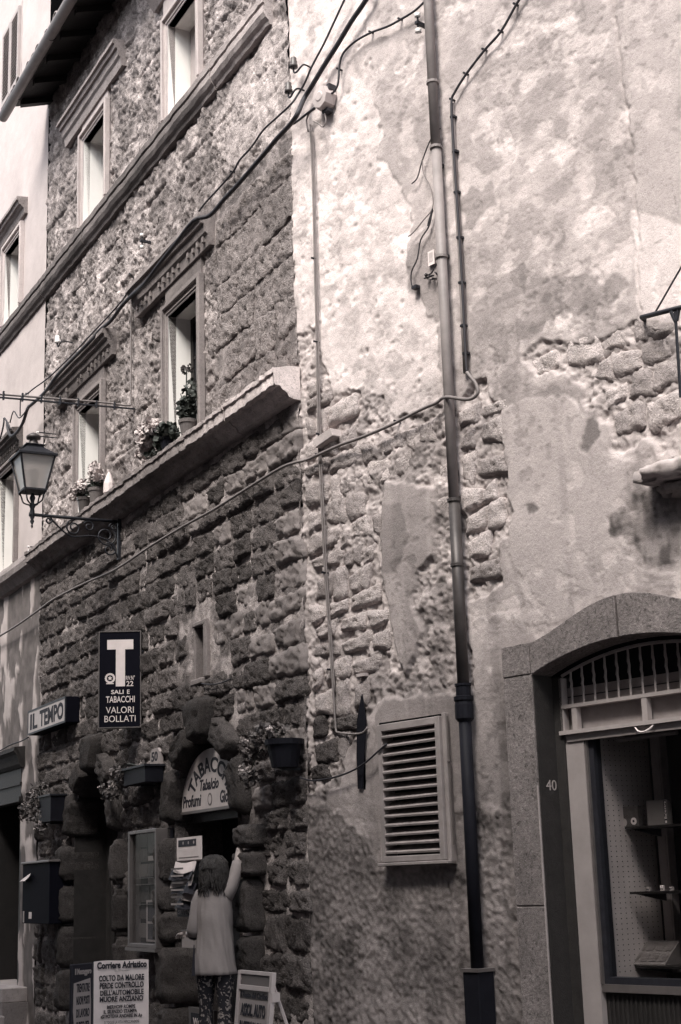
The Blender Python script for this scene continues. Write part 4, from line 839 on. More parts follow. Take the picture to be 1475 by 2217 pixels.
# rod with cable reaching over the street
xr, zr = at(290, 885, FL, 0); t = thing('cable_rod', FL, (xr, 0, zr), 'thin iron rod with strapped cable reaching left above the lantern', 'rod')
B().tube([(xr, -.02, zr), (xr, 1.5, zr-.05)], .010, 6).build('rod', 'iron', t)
B().tube(smoothpath([(xr+.02, .02, zr+1.42), (xr+.02, .025, zr+.7), (xr+.01, .03, zr+.12), (xr, .06, zr+.03), (xr, .3, zr+.03), (xr, .8, zr+.01), (xr, 1.5, zr-.02)], 4), .010, 6).build('cable', 'cable_grey', t, smooth=True)
for k in range(7): B().box(xr-.014, xr+.014, .2+k*.19, .215+k*.19, zr-.03-.006*k, zr+.045-.004*k).build('strap', 'iron', t)
B().tube([(xr+.02, .0, zr+1.45), (xr-.06, .07, zr+1.45)], .012, 6).build('hook', 'iron', t)

# ================================================================== STREET LANTERN
lx, lz = at(262, 1130, FL, 0); LN = .93
lamp = thing('street_lamp', FL, (lx, 0, lz), 'iron and glass lantern on a scrolled wall bracket over the street', 'street lamp')
B().tube([(lx, -.03, lz+.0), (lx, LN, lz+.0)], .017, 8).tube([(lx, LN+.0, lz-.0), (lx, LN+.03, lz)], .022, 8).build('arm', 'iron', lamp, smooth=True)
B().box(lx-.02, lx+.02, -.01, .035, lz-.40, lz+.06).build('wall_plate', 'iron', lamp)
def spiral(cy, cz, r, turns, a0, sgn=1, n=26): return [(lx, cy+sgn*r*(1-.72*i/n)*math.cos(a0+turns*2*math.pi*i/n), cz+r*(1-.72*i/n)*math.sin(a0+turns*2*math.pi*i/n)) for i in range(n+1)]
for cy, cz, r, tn, a0, sg in ((.16, -.16, .115, 1.5, 2.2, 1), (.12, -.30, .075, 1.4, 1.2, 1), (.50, -.10, .085, 1.5, 1.4, -1), (.34, -.075, .06, 1.3, .4, 1), (.76, -.045, .04, 1.3, 1.5, 1), (.08, -.06, .045, 1.3, 0, 1)):
    B().tube(spiral(cy, lz+cz, r, tn, a0, sg), .009, 5).build('scroll', 'iron', lamp, smooth=True)
B().tube(smoothpath([(lx, .03, lz-.38), (lx, .12, lz-.22), (lx, .30, lz-.17), (lx, .52, lz-.19), (lx, .66, lz-.10), (lx, .74, lz-.02)], 5), .009, 5).build('brace', 'iron', lamp, smooth=True)
LX, LY = lx, LN
B().lathe(LX, LY, [(.004, lz-.14), (.012, lz-.12), (.006, lz-.105), (.022, lz-.07), (.014, lz-.05), (.026, lz-.02), (.026, lz+.03), (.02, lz+.06), (.034, lz+.09), (.018, lz+.12), (.02, lz+.14), (.03, lz+.17), (.012, lz+.22)], 12).build('finial', 'iron', lamp, smooth=True)
zb, zt = lz+.245, lz+.585; ab, at_ = .105, .175
for k in range(4):
    a = math.pi/4+k*math.pi/2; ca, sa = math.cos(a)*1.414, math.sin(a)*1.414
    B().tube(smoothpath([(LX+.02*ca, LY+.02*sa, lz+.10), (LX+.07*ca, LY+.07*sa, lz+.13), (LX+.088*ca, LY+.088*sa, lz+.19), (LX+ab*ca, LY+ab*sa, zb)], 4), .008, 5).build('basket_rib', 'iron', lamp)
    B().tube([(LX+ab*ca, LY+ab*sa, zb), (LX+at_*ca, LY+at_*sa, zt)], .011, 6).build('corner_bar', 'iron', lamp)
    B().tube([(LX+(ab+.002)*ca, LY+(ab+.002)*sa, zb-.03), (LX+(ab+.002)*ca, LY+(ab+.002)*sa, zb)], .007, 6).build('drop', 'iron', lamp)
    a2 = a+math.pi/2; c2, s2 = math.cos(a2)*1.414, math.sin(a2)*1.414; q = .97
    B().add([(LX+ab*ca*q, LY+ab*sa*q, zb), (LX+ab*c2*q, LY+ab*s2*q, zb), (LX+at_*c2*q, LY+at_*s2*q, zt), (LX+at_*ca*q, LY+at_*sa*q, zt)], [(0, 1, 2, 3)]).build('glass', 'lamp_glass', lamp)
    B().lathe(LX+at_*1.08*ca, LY+at_*1.08*sa, [(.004, zt+.01), (.009, zt+.02), (.004, zt+.035)], 6).build('knob', 'iron', lamp)
B().frust(LX, LY, zb-.012, ab+.012, zb+.006, ab+.012).build('bottom_frame', 'iron', lamp)
B().frust(LX, LY, zt-.004, at_+.022, zt+.016, at_+.024).build('top_frame', 'iron', lamp)
B().frust(LX, LY, zt+.016, at_+.016, zt+.10, .09).build('lantern_roof', 'iron', lamp); B().frust(LX, LY, zt+.10, .088, zt+.125, .082).frust(LX, LY, zt+.125, .100, zt+.132, .100).build('roof_vent', 'iron', lamp)
B().lathe(LX, LY, [(.07, zt+.132), (.05, zt+.16), (.040, zt+.19), (.042, zt+.20), (.072, zt+.205), (.074, zt+.23), (.06, zt+.245), (.03, zt+.265), (.012, zt+.272)], 16).build('chimney_cap', 'pipe_dark', lamp, smooth=True)
B().lathe(LX, LY, [(.02, zb), (.036, zb+.03), (.04, zb+.075), (.03, zb+.08)], 12).build('socket', 'pipe_dark', lamp, smooth=True)
B().lathe(LX, LY, [(.02, zb+.08), (.045, zb+.12), (.055, zb+.16), (.045, zb+.20), (.015, zb+.225)], 14).build('bulb', 'frost', lamp, smooth=True)

# iron bracket at the right edge
bx, bz = at(1395, 693, FR, .0); t = thing('sign_bracket', FR, (bx, 0, bz), 'dark iron bracket with stay and hanging bar at the right edge', 'bracket')
ex, ez = at(1500, 662, FR, .16)
B().tube([(bx, -.02, bz), (bx-.02, .05, bz+.0), (ex, .18, ez)], .016, 8).build('arm', 'iron', t, smooth=True)
sx, sz = at(1500, 540, FR, .15); B().tube([(at(1418, 678, FR, .06)[0], .06, at(1418, 678, FR, .06)[1]), (sx, .16, sz)], .006, 5).build('stay', 'iron', t)
hx0, hz0 = at(1462, 675, FR, .15); hx1, hz1 = at(1474, 860, FR, .15); B().tube([(hx0, .15, hz0), (hx1, .15, hz1)], .010, 6).build('hanging_bar', 'iron', t)
B().tube([(hx0+.03, .15, hz0+.01), (hx0+.005, .15, hz0-.06)], .012, 6).tube([(hx0-.03, .15, hz0+.015), (hx0-.005, .15, hz0-.06)], .012, 6).build('clevis', 'iron', t)
# scrap of paper and dead creeper
x, z = at(936, 559, FR, .01); t = thing('paper_scrap', FR, (x, .02, z), 'small blank white notice stuck on the plaster left of the downpipe', 'notice')
B().box(x-.032, x+.032, .016, .022, z-.055, z+.055).build('sheet', 'paper', t); B().box(x-.02, x+.02, .022, .0235, z-.03, z+.04).build('print_area', 'sign_pale', t)
t = thing('dead_creeper', FR, at(935, 400, FR, .0)[:1]+(0.02,)+at(935, 400, FR, .0)[1:], 'bare dry creeper twigs hanging left of the downpipe', 'creeper')
for q, r in ((((955, 278), (935, 300), (915, 350), (905, 385), (893, 398)), .005), (((916, 345), (918, 375), (935, 410), (938, 450), (920, 475), (895, 505), (885, 512)), .0045), (((938, 452), (930, 490), (912, 520), (905, 560), (892, 590), (893, 618), (903, 622)), .0055), (((938, 455), (930, 480), (928, 490)), .008), (((962, 558), (945, 575), (935, 592), (922, 598)), .006)):
    B().tube(smoothpath([(at(*p, FR, .03)[0], .035, at(*p, FR, .03)[1]) for p in q], 4), r, 5).build('twig', 'cable_grey' if r < .005 else 'cable_black', t)
x, z = at(897, 622, FR, .03); B().box(x-.03, x+.02, .0, .04, z-.012, z+.012).build('wall_clip', 'iron', t)
bb = B()
for k in range(10): a = random.uniform(-.05, .05); x, z = at(935+random.uniform(-14, 14), 598+random.uniform(-5, 6), FR, .03); bb.tube([(x, .01, z), (x+.03*random.uniform(-1, 1), .05, z+.02*random.uniform(-1, 1))], .006, 4)
bb.build('dry_leaves', 'cable_black', t)

# ================================================================== SIGNS
# blade sign with the big T
x, _z = at(305, 1470, FL, .0)
FT = frame(wld(FL, x, .17, 0), (.06, -1.0))
_, zt_ = loc(FT, wd(215, 1367, 14.5))[0], 0
def on_plane(px, py, fr): return at(px, py, fr, 0)
xl, zt0 = on_plane(214, 1367, FT); xr_, zb0 = on_plane(306, 1575, FT)
ts = thing('tobacconist_sign', FT, ((xl+xr_)/2, 0, zb0), 'upright black blade sign with a big white T and tobacconist lettering', 'sign')
def tx(px): return at(px, 1470, FT, .0)[0]
def tz(py): return at(260, py, FT, .0)[1]
B().box(xr_, xl, -.06, .0, zb0, zt0).build('panel', 'sign_black', ts)
fb = .010
B().box(xl-fb, xl, -.062, .006, zb0, zt0).box(xr_, xr_+fb, -.062, .006, zb0, zt0).box(xr_+fb, xl-fb, -.062, .006, zt0-fb, zt0).box(xr_+fb, xl-fb, -.062, .006, zb0, zb0+fb).build('rim', 'metal_frame', ts)
B().prism([(tx(232), tz(1385)), (tx(289), tz(1385)), (tx(289), tz(1406)), (tx(271), tz(1406)), (tx(271), tz(1486)), (tx(251), tz(1486)), (tx(251), tz(1406)), (tx(232), tz(1406))], .001, .003).build('letter_t', 'sign_white', ts)
TT = lambda b_, x0, x1, y0, y1, bold=0: text(b_, tx(x0), tx(x1), tz(y1), tz(y0), .001, 'lettering', 'sign_white', ts, bold=bold)
TT('RIV.N°', 272.5, 292, 1463, 1473); TT('22', 274, 289, 1475, 1486, .01); TT('SALI', 241, 268, 1493.5, 1502.5, .02); TT('E', 275.5, 281, 1493.5, 1502.5, .02); TT('TABACCHI', 230, 292, 1507, 1521, .01); TT('VALORI', 230, 290, 1530, 1544); TT('BOLLATI', 227, 294, 1549, 1563)
ex_, ez_ = tx(238.5), tz(1468); bb = B()
for k in range(16):
    a = 2*math.pi*k/16; r = .040; bb.prism([(ex_+r*math.cos(a)+.011*math.cos(a+b_), ez_+r*math.sin(a)+.011*math.sin(a+b_)) for b_ in np.linspace(0, 5.5, 7)], .001, .002)
bb.prism([(ex_+(.024 if k % 2 == 0 else .011)*math.sin(math.pi*k/5), ez_+(.024 if k % 2 == 0 else .011)*math.cos(math.pi*k/5)) for k in range(10)], .001, .002)
bb.box(ex_-.036, ex_+.036, .001, .002, ez_-.056, ez_-.047); bb.build('emblem', 'sign_white', ts)
for zq_ in (zt0-.2, zb0+.2): B().tube([(xr_+.05, -.03, zq_), (xr_-.16, -.03, zq_)], .014, 6).build('bracket', 'iron', ts)
# newspaper name box
a, b_, c, d = 7.02, 5.72, 3.275, 3.57; n_ = .16
it_ = thing('newspaper_sign', FL, ((a+b_)/2, 0, c), 'long pale box sign lettered IL TEMPO beside the peeling plaster edge', 'sign')
a = at(60, 1565, FL, n_)[0]; b_ = at(141, 1537, FL, n_)[0]; c = at(100, 1578, FL, n_)[1]; d = at(100, 1524, FL, n_)[1]
B().box(b_, a, -.02, n_-.012, c, d).build('box', 'sign_black', it_, bevel=.006)
B().box(b_, a, n_-.012, n_, c, c+.02).box(b_, a, n_-.012, n_, d-.02, d).box(b_, b_+.02, n_-.012, n_, c+.02, d-.02).box(a-.02, a, n_-.012, n_, c+.02, d-.02).build('rim', 'iron', it_)
B().box(b_+.02, a-.02, n_-.012, n_-.004, c+.02, d-.02).build('face', 'sign_pale', it_)
w_ = a-b_
text('IL', a-.10, a-w_*.27, c+.05, d-.05, n_-.004, 'lettering', 'ink', it_, bold=.035); text('TEMPO', a-w_*.33, b_+.07, c+.045, d-.045, n_-.004, 'lettering', 'ink', it_, bold=.035)
# lunette sign in the arch
lf = .03; xc_ = (at(395, 1757, FL, -lf)[0]+at(498, 1748, FL, -lf)[0]-.28)/2; xc_ = 1.97; zb_ = at(440, 1752, FL, -lf)[1]
rl = at(394, 1757, FL, -lf)[0]-xc_; hz_ = at(455, 1620, FL, -lf)[1]-zb_
ls = thing('arch_sign', FL, (xc_, -lf, zb_), 'pale half-round TABACCHI sign filling the head of the arched doorway', 'sign')
al = np.linspace(0, math.pi, 22); ov = [(xc_+rl*math.cos(t), zb_+hz_*math.sin(t)) for t in al]
B().prism(ov, -lf-.05, -lf).build('panel', 'sign_pale', ls)
B().box(xc_-rl, xc_+rl, -lf-.05, -lf+.012, zb_-.025, zb_-.001).build('bottom_rail', 'metal_frame', ls)
o = text('TABACCHI', 0, 0, 0, 0, -lf, 'lettering', 'ink', ls, bold=.03, arc=(0, 0, .60, .86, math.pi*.14, math.pi*.86))
for v in o.data.vertices: v.co.x = (v.co.x+ORG[ls.name][0])*rl; v.co.z = (v.co.z+ORG[ls.name][2])*hz_
text('Tabalcio', xc_+rl*.34, xc_-rl*.30, zb_+hz_*.31, zb_+hz_*.50, -lf, 'lettering', 'ink', ls, shear=.3, bold=.03)
text('Profumi', xc_+rl*.95, xc_+rl*.30, zb_+hz_*.06, zb_+hz_*.27, -lf, 'lettering', 'ink', ls, bold=.03, shear=.15); text('Giornali', xc_-rl*.34, xc_-rl*.93, zb_+hz_*.06, zb_+hz_*.27, -lf, 'lettering', 'ink', ls, bold=.03, shear=.15)
B().prism([(xc_+.0+.05*math.cos(t), zb_+.075+.055*math.sin(t)) for t in np.linspace(0, 6, 16)], -lf, -lf+.002).build('roundel', 'ink_grey', ls)
B().prism([(xc_+.0+.034*math.cos(t), zb_+.075+.038*math.sin(t)) for t in np.linspace(0, 6, 16)], -lf+.002, -lf+.003).build('roundel_centre', 'sign_pale', ls)
B().box(xc_-.55, xc_+.55, -lf-.14, -lf-.06, zb_-.1, zb_-.02).build('rail', 'dark_wood', ls)
# house number 50
x, z = at(335, 1638, FL, .06); t = thing('number_plaque', FL, (x, .04, z), 'small arched white plaque with the number 50 above the planter', 'plaque')
w2, h2 = .12, .075
pts = [(x-w2, z-h2), (x+w2, z-h2), (x+w2, z+h2*.5), (x+w2*.6, z+h2), (x-w2*.6, z+h2), (x-w2, z+h2*.5)]
B().prism(pts, .02, .06).build('tile', 'paper_grey', t); text('50', x+w2*.7, x-w2*.7, z-h2*.6, z+h2*.6, .06, 'lettering', 'ink', t, bold=.03)

# ================================================================== PLANTS
def foliage(rs, c, rx, ry, rz, n, s, low=1.):
    bb = B()
    for _ in range(n):
        d = rs.normal(0, 1, 3); d /= np.linalg.norm(d); r = rs.random()**.4; p = np.array(c)+d*r*np.array([rx, ry, rz]); a = rs.normal(0, 1, 3); a /= np.linalg.norm(a); u = np.cross(a, rs.normal(0, 1, 3)); u /= np.linalg.norm(u); v = np.cross(a, u); q = s*(.6+.7*rs.random())
        bb.add([p+u*q, p+u*q*.4+v*q*.8+a*q*.2, p-u*q*.6+v*q*.5, p-u*q*.7-v*q*.5, p+u*q*.3-v*q*.8+a*q*.2, p-a*q*.15], [(0, 1, 5), (1, 2, 5), (2, 3, 5), (3, 4, 5), (4, 0, 5)])
    return bb
def plant(name, fr, base, lab, cat, pot, blobs, flowers=(), stems=(), seed=0, group=None, leafmat='leaf'):
    rs = np.random.default_rng(seed); t = thing(name, fr, base, lab, cat, group); pot(t)
    for (c, rx, ry, rz, n, s) in blobs: foliage(rs, c, rx, ry, rz, n, s).build('foliage', leafmat, t)['kind'] = 'stuff'
    for (c, r, n, mm) in flowers: foliage(rs, c, r, r, r*.8, n, r*.30).build('flower_head', mm, t)
    for P, r in stems: B().tube(smoothpath(P, 3), r, 5).build('stem', 'leaf', t)
    return t
def round_pot(cx_, cy_, z0, r, h, m):
    return lambda t: (B().lathe(cx_, cy_, [(r*.68, z0), (r*.92, z0+h*.8), (r*1.02, z0+h*.8), (r*1.04, z0+h), (r*.9, z0+h), (r*.85, z0+h*.93)], 18).build('pot', m, t, smooth=False), B().lathe(cx_, cy_, [(.001, z0+h*.93), (r*.86, z0+h*.935)], 12).build('soil', 'old_wood', t))
# window C
x, z = at(405, 945, FL, .12); zc0 = 5.465
plant('potted_plant', FL, (x, .11, zc0), 'terracotta pot with a dark leafy geranium and round flower head before the larger sill window', 'potted plant', round_pot(x, .11, zc0, .085, .16, 'terracotta'),
      [((x+.02, .11, zc0+.27), .13, .08, .13, 170, .03), ((x-.06, .10, zc0+.42), .10, .07, .12, 60, .03)], [((x+.02, .11, zc0+.66), .065, 40, 'petal_dark')], [(((x, .11, zc0+.15), (x+.03, .11, zc0+.4), (x+.02, .11, zc0+.64)), .006), (((x, .11, zc0+.15), (x+.1, .11, zc0+.33), (x+.15, .12, zc0+.46)), .005)], 3)
xa, _ = at(350, 965, FL, .14)
plant('potted_plant', FL, (xa, .13, zc0), 'bushy plant with a wide pale cloud of blossom hanging left of the window', 'potted plant', round_pot(xa-.12, .12, zc0, .08, .13, 'pipe_black'),
      [((xa-.06, .13, zc0+.17), .28, .10, .10, 200, .035), ((xa+.15, .13, zc0+.05), .20, .09, .10, 90, .03)], [((xa+.22+i*.09-.2, .17+.02*(i % 2), zc0+.24+.06*math.sin(i*2)), .10, 110, 'petal') for i in range(5)]+[((xa+.38, .18, zc0+.12), .09, 90, 'petal')], (), 5)
x, z = at(188, 1090, FL, .12)
plant('potted_plant', FL, (x+.1, .12, zc0), 'dark patterned pot of pale flowers on the cornice under the farther window', 'potted plant', round_pot(x+.1, .12, zc0, .075, .17, 'brown_ceramic'),
      [((x+.1, .12, zc0+.22), .12, .08, .07, 80, .03)], [((x+.1+q, .15, zc0+.27+e), .075, 80, 'petal') for q, e in ((.12, .02), (.02, .05), (-.05, .0), (.24, -.02))], (), 7)
plant('potted_plant', FL, (x-.32, .12, zc0), 'plain clay pot overflowing with pale blossom beside the dark patterned pot', 'potted plant', round_pot(x-.32, .12, zc0, .085, .17, 'terracotta'),
      [((x-.32, .12, zc0+.22), .11, .08, .08, 70, .03)], [((x-.32+q, .14, zc0+.27+e), .075, 80, 'petal') for q, e in ((.08, .03), (-.04, .08), (-.10, .0), (.0, .13))], (), 8)
x, z = at(236, 1068, FL, .1); t = thing('plastic_bag', FL, (x, .1, 5.465), 'small pale knotted bag standing on the cornice', 'bag'); B().lathe(x, .1, [(.02, 5.465), (.06, 5.50), (.055, 5.60), (.03, 5.68), (.012, 5.72), (.02, 5.75)], 9).build('bag', 'paper', t)
# wall planters
def wallpot(px0, px1, pyt, pyb, n, lab, seed, drape, trough=False, group='wall planters with trailing geraniums'):
    xa, zt_ = at(px0, pyt, FL, n); xb, _ = at(px1, pyt, FL, n); _, zb_ = at((px0+px1)/2, pyb, FL, n); xm = (xa+xb)/2
    r = abs(xa-xb)/2
    if trough: pot = lambda t: (B().box(xb, xa, .03, n+.06, zb_, zt_).build('trough', 'pipe_black', t, bevel=.005), B().box(xb-.015, xa+.015, .02, n+.075, zt_-.018, zt_).build('rim', 'iron', t))
    else: pot = round_pot(xm, n*.8, zb_, r, zt_-zb_, 'pipe_black')
    bl = []; st = []
    for (dx, dz, rx, rz, nn) in drape: bl.append(((xm+dx, n+.03, zt_+dz), rx, .09, rz, nn, .028)); st.append((((xm, n, zt_), (xm+dx*.5, n+.05, zt_+dz*.5+.05), (xm+dx, n+.04, zt_+dz)), .005))
    fl = [((xm+dx+random.uniform(-.5, .5)*rx, n+.08, zt_+dz+random.uniform(-.5, .5)*rz), .035, 18, 'petal') for (dx, dz, rx, rz, nn) in drape for _ in range(2)]
    t = plant('wall_planter', FL, (xm, 0, zb_), lab, 'planter', pot, bl, fl, st, seed, group, 'leaf_pale')
    B().box(xm-.01, xm+.01, -.02, n, zb_-.02, zb_).build('wall_bracket', 'iron', t)
wallpot(590, 625, 1605, 1662, .16, 'black pot on the wall trailing a big pale geranium right of the arch sign', 11, [(.22, .05, .20, .10, 130), (.42, -.02, .18, .12, 120), (.50, -.22, .12, .12, 60), (.0, .07, .12, .05, 40)])
wallpot(281, 328, 1665, 1698, .15, 'black wall trough spilling leaves between the two arched doors', 12, [(.45, -.02, .25, .10, 90), (.75, -.16, .30, .10, 110)], True)
wallpot(97, 122, 1724, 1780, .15, 'black wall trough with leafy sprays beside the dark doorway at far left', 13, [(.35, .02, .35, .16, 150), (.75, -.12, .3, .14, 110), (.2, -.25, .2, .16, 60)], True)

# ================================================================== THINGS AT THE TOBACCONIST'S DOOR
n_ = .17
a, _ = at(277, 1920, FL, n_); b_, _ = at(338, 1920, FL, n_); zt_ = at(308, 1797, FL, n_)[1]; zb_ = at(308, 2052, FL, n_)[1]
sc = thing('showcase', FL, ((a+b_)/2, 0, zb_), 'tall glazed wall showcase of small papers between the two arches', 'display case')
B().box(b_, a, -.0, .06, zb_, zt_).build('back', 'ink', sc)
fw = .045
B().box(a-fw, a, .03, n_, zb_, zt_).box(b_, b_+fw*.7, .03, n_, zb_, zt_).box(b_+fw*.7, a-fw, .03, n_, zt_-.03, zt_).box(b_+fw*.7, a-fw, .03, n_, zb_, zb_+.035).build('frame', 'metal_frame', sc, bevel=.004)
B().box(b_+.03, a-fw, n_-.035, n_-.03, zb_+.035, zt_-.03).build('glass_door', 'clear_glass', sc)
B().box(b_-.02, a+.02, -.0, n_+.02, zb_-.03, zb_-.002).build('base', 'metal_frame', sc)
w_ = a-b_; H = zt_-zb_
def cell(u0, u1, v0, v1, m, name='magazine', d=.10): return B().box(a-w_*u1, a-w_*u0, d-.03, d, zb_+H*v0, zb_+H*v1).build(name, m, sc)
for k, (u0, u1, v0, v1, m) in enumerate(((.16, .42, .86, .97, 'ink_grey'), (.16, .42, .73, .84, 'paper_dark'), (.16, .42, .60, .71, 'ink_grey'), (.47, .92, .80, .97, 'paper_dark'), (.47, .92, .60, .71, 'paper_dark'), (.16, .5, .38, .52, 'paper_dark'), (.56, .92, .38, .52, 'ink_grey'), (.16, .42, .08, .2, 'ink_grey'), (.16, .42, .24, .35, 'paper_dark'))): cell(u0, u1, v0, v1, m)
cell(.47, .93, .735, .775, 'paper_grey', 'price_strip'); cell(.47, .95, .54, .585, 'paper_grey', 'price_strip')
o = cell(.48, .90, .05, .40, 'paper_grey', 'picture_frame', .12); B().box(a-w_*.84, a-w_*.54, .12, .122, zb_+H*.22, zb_+H*.38).box(a-w_*.84, a-w_*.54, .12, .122, zb_+H*.07, zb_+H*.20).build('picture', 'ink', o)
for v in (.59, .535, .365): cell(.13, .95, v-.004, v+.002, 'metal_frame', 'shelf', .13)
# poster and magazines hanging on the left jamb
n_ = .22
def qd(name, lab, cat, px0, px1, py0, py1, n, m, th=.012, group=None):
    a, _ = at(px0, (py0+py1)/2, FL, n); b_, _ = at(px1, (py0+py1)/2, FL, n); zt_ = at((px0+px1)/2, py0, FL, n)[1]; zb_ = at((px0+px1)/2, py1, FL, n)[1]
    t = thing(name, FL, ((a+b_)/2, n, zb_), lab, cat, group); B().box(b_, a, n-th, n, zb_, zt_).build('sheet', m, t); return t, a, b_, zb_, zt_
t, a, b_, zb_, zt_ = qd('hanging_poster', 'white poster with a dark photo strip hung at the left door jamb', 'poster', 383, 435, 1812, 1862, n_, 'paper')
B().box(b_+.1, a-.04, n_, n_+.002, zt_-.075, zt_-.02).build('photo', 'ink', t)
for k in range(3): B().prism([(b_+.15+k*.12+.014*math.cos(q), zt_-.047+.014*math.sin(q)) for q in np.linspace(0, 6, 8)], n_+.002, n_+.003).build('spot', 'paper_grey', t)
B().box(b_+.05, a-.05, n_, n_+.002, zb_+.02, zb_+.026).build('rule', 'ink_grey', t)
mg = thing('magazine_rack', FL, (a-.2, n_, at(400, 1955, FL, n_)[1]), 'rack of curling glossy magazines hanging under the white poster', 'magazine rack')
rs = np.random.default_rng(5); ztt = at(410, 1866, FL, n_)[1]; zbb = at(410, 1958, FL, n_)[1]
for k in range(6):
    zz = ztt-(ztt-zbb)*k/6; mm = ('paper', 'ink', 'paper_grey', 'ink', 'paper_grey', 'ink')[k]; bb = B(); V = []
    for i in range(9):
        xx = a-.02-(a-b_-.06)*i/8
        for j in range(4): V.append((xx, n_+.02+.03*math.sin(i*.8+k)+.04*j/3*(1 if k % 2 else .6), zz-.085*j/3+.010*math.sin(i*1.3+k*2)))
    bb.add(V, [(i*4+j, i*4+j+1, (i+1)*4+j+1, (i+1)*4+j) for i in range(8) for j in range(3)]); bb.build('magazine', mm, mg)
    B().box(a-.34, a-.06, n_+.075, n_+.078, zz-.06, zz-.045).build('title_strip', ('ink_grey', 'paper_grey')[k % 2], mg)
B().box(b_+.04, a-.0, n_-.03, n_-.02, zbb-.02, ztt).build('rack_back', 'iron', mg)
t, a2, b2, zb2, zt2 = qd('card_sign', 'small dark notice with the letters SEVEN behind the hand', 'notice', 384, 415, 1962, 1985, .2, 'ink'); text('SEVEN', a2-.03, b2+.03, zb2+.02, zt2-.03, .2, 'lettering', 'paper_grey', t)
t, a2, b2, zb2, zt2 = qd('paper_box', 'grey box hanging below the hand at the door jamb', 'box', 394, 421, 2017, 2052, .22, 'paper_grey', .10)
B().box(b2-.01, a2+.01, .11, .225, zt2, zt2+.012).build('lid', 'metal_frame', t)
xa, za = at(470, 1800, FL, -.3); t = thing('interior_door', FL, (1.75, -.34, 0), 'dark glazed door leaf standing inside the tobacconist doorway', 'door'); B().box(1.52, 1.60, -.42, -.34, .12, 2.1).box(1.50, 1.78, -.43, -.40, .12, 2.1).build('leaf', 'dark_wood', t)
for k in range(7): B().box(1.50, 1.56, -.30, -.18, 1.35+k*.09, 1.40+k*.09).build('paper_stack', 'paper_grey' if k % 2 else 'ink_grey', t)
tag(B().box(1.2, 2.7, -.42, .55, .0, .12).build('doorstep', 'step_stone', None, fr=FL, bevel=.015), 'worn stone doorstep below the tobacconist doorway', 'step')
# work board
t, a2, b2, zb2, zt2 = qd('notice_board', 'low framed board lettered Work at the foot of the doorway', 'notice board', 409, 464, 2184, 2260, .30, 'metal_frame', .03)
B().box(b2+.05, a2-.05, .30, .302, zb2+.05, zt2-.04).build('face', 'ink', t); text('Work', a2-.10, a2-(a2-b2)*.62, zt2-.13, zt2-.075, .302, 'lettering', 'paper', t, bold=.02)
B().box(b2+.02, b2+.06, .05, .29, .12, zt2-.1).build('prop', 'metal_frame', t)
# letter box at the left
n_ = .26
a, zt_ = at(50, 1872, FL, n_); b_ = at(108, 1872, FL, n_)[0]; zb_ = at(80, 2000, FL, n_)[1]; 
lb = thing('letter_box', FL, ((a+b_)/2, 0, zb_), 'large black wall letter box with a white paper sticking out', 'letter box')
B().box(b_, a, -.0, n_, zb_, zt_).build('body', 'sign_black', lb, bevel=.005); B().box(b_-.02, a+.02, -.0, n_+.02, zt_, zt_+.025).build('top', 'metal_frame', lb, bevel=.006)
xq, zq = at(57, 1897, FL, n_+.01); B().add([(xq+.16, n_+.01, zq-.03), (xq-.20, n_+.015, zq+.03), (xq-.22, n_+.04, zq-.01), (xq-.1, n_+.05, zq-.05), (xq+.12, n_+.05, zq-.055), (xq, n_+.012, zq-.06)], [(0, 1, 2, 3, 4), (4, 3, 5)]).build('paper', 'paper', lb)
xq, zq = at(64, 1982, FL, n_+.01); B().box(xq-.05, xq+.05, n_+.001, n_+.004, zq-.035, zq+.035).build('card', 'paper', lb); xq, zq = at(50, 1985, FL, n_+.01); B().box(xq-.02, xq+.03, n_+.001, n_+.004, zq-.06, zq+.06).build('label_strip', 'paper_grey', lb)

# newspaper placard stand
c0 = wd(262, 2100, 12.6); FS = frame((c0[0], c0[1], 0), (.22, -1.0))
def sx_(px, py=2150): return at(px, py, FS, 0)
xl, _ = sx_(203); xr_, _ = sx_(322); zt_ = at(262, 2080, FS, 0)[1]; zb_ = zt_-.66
st = thing('placard_stand', FS, ((xl+xr_)/2, 0, 0), 'newspaper placard stand with a white Corriere Adriatico bill facing the street', 'placard stand')
dp_ = .34
B().box(xr_+.01, xl-.01, -dp_, -.01, zb_-.02, zt_-.01).build('case', 'ink', st, bevel=.01)
# front bill, slightly buckled
V = []; nn = 9
for i in range(nn):
    for j in range(7):
        u, v = i/(nn-1), j/6; V.append((xl+(xr_-xl)*u, .004+.006*math.sin(u*6+v*3)*v, zt_-(zt_-zb_)*v+.006*math.sin(u*3.14)+.004*math.sin(u*9)))
B().add(V, [(i*7+j, i*7+j+1, (i+1)*7+j+1, (i+1)*7+j) for i in range(nn-1) for j in range(6)]).build('front_bill', 'paper', st)
def st_t(s_, x0, x1, y0, y1, m='ink', bold=.03, shear=0.):
    text(s_, sx_(x0)[0], sx_(x1)[0], at(262, y1, FS, 0)[1], at(262, y0, FS, 0)[1], .012, 'lettering', m, st, bold=bold, shear=shear)
st_t('Corriere Adriatico', 210, 318, 2081, 2096, bold=.045); st_t('QUOTIDIANO', 248, 280, 2100, 2103, 'ink_grey', 0)
st_t('COLTO DA MALORE', 214, 312, 2110, 2123, bold=.035); st_t('PERDE CONTROLLO', 216, 311, 2126, 2139, bold=.035); st_t("DELL'AUTOMOBILE", 217, 311, 2142, 2154, bold=.035); st_t('MUORE ANZIANO', 216, 310, 2156, 2168, bold=.035)
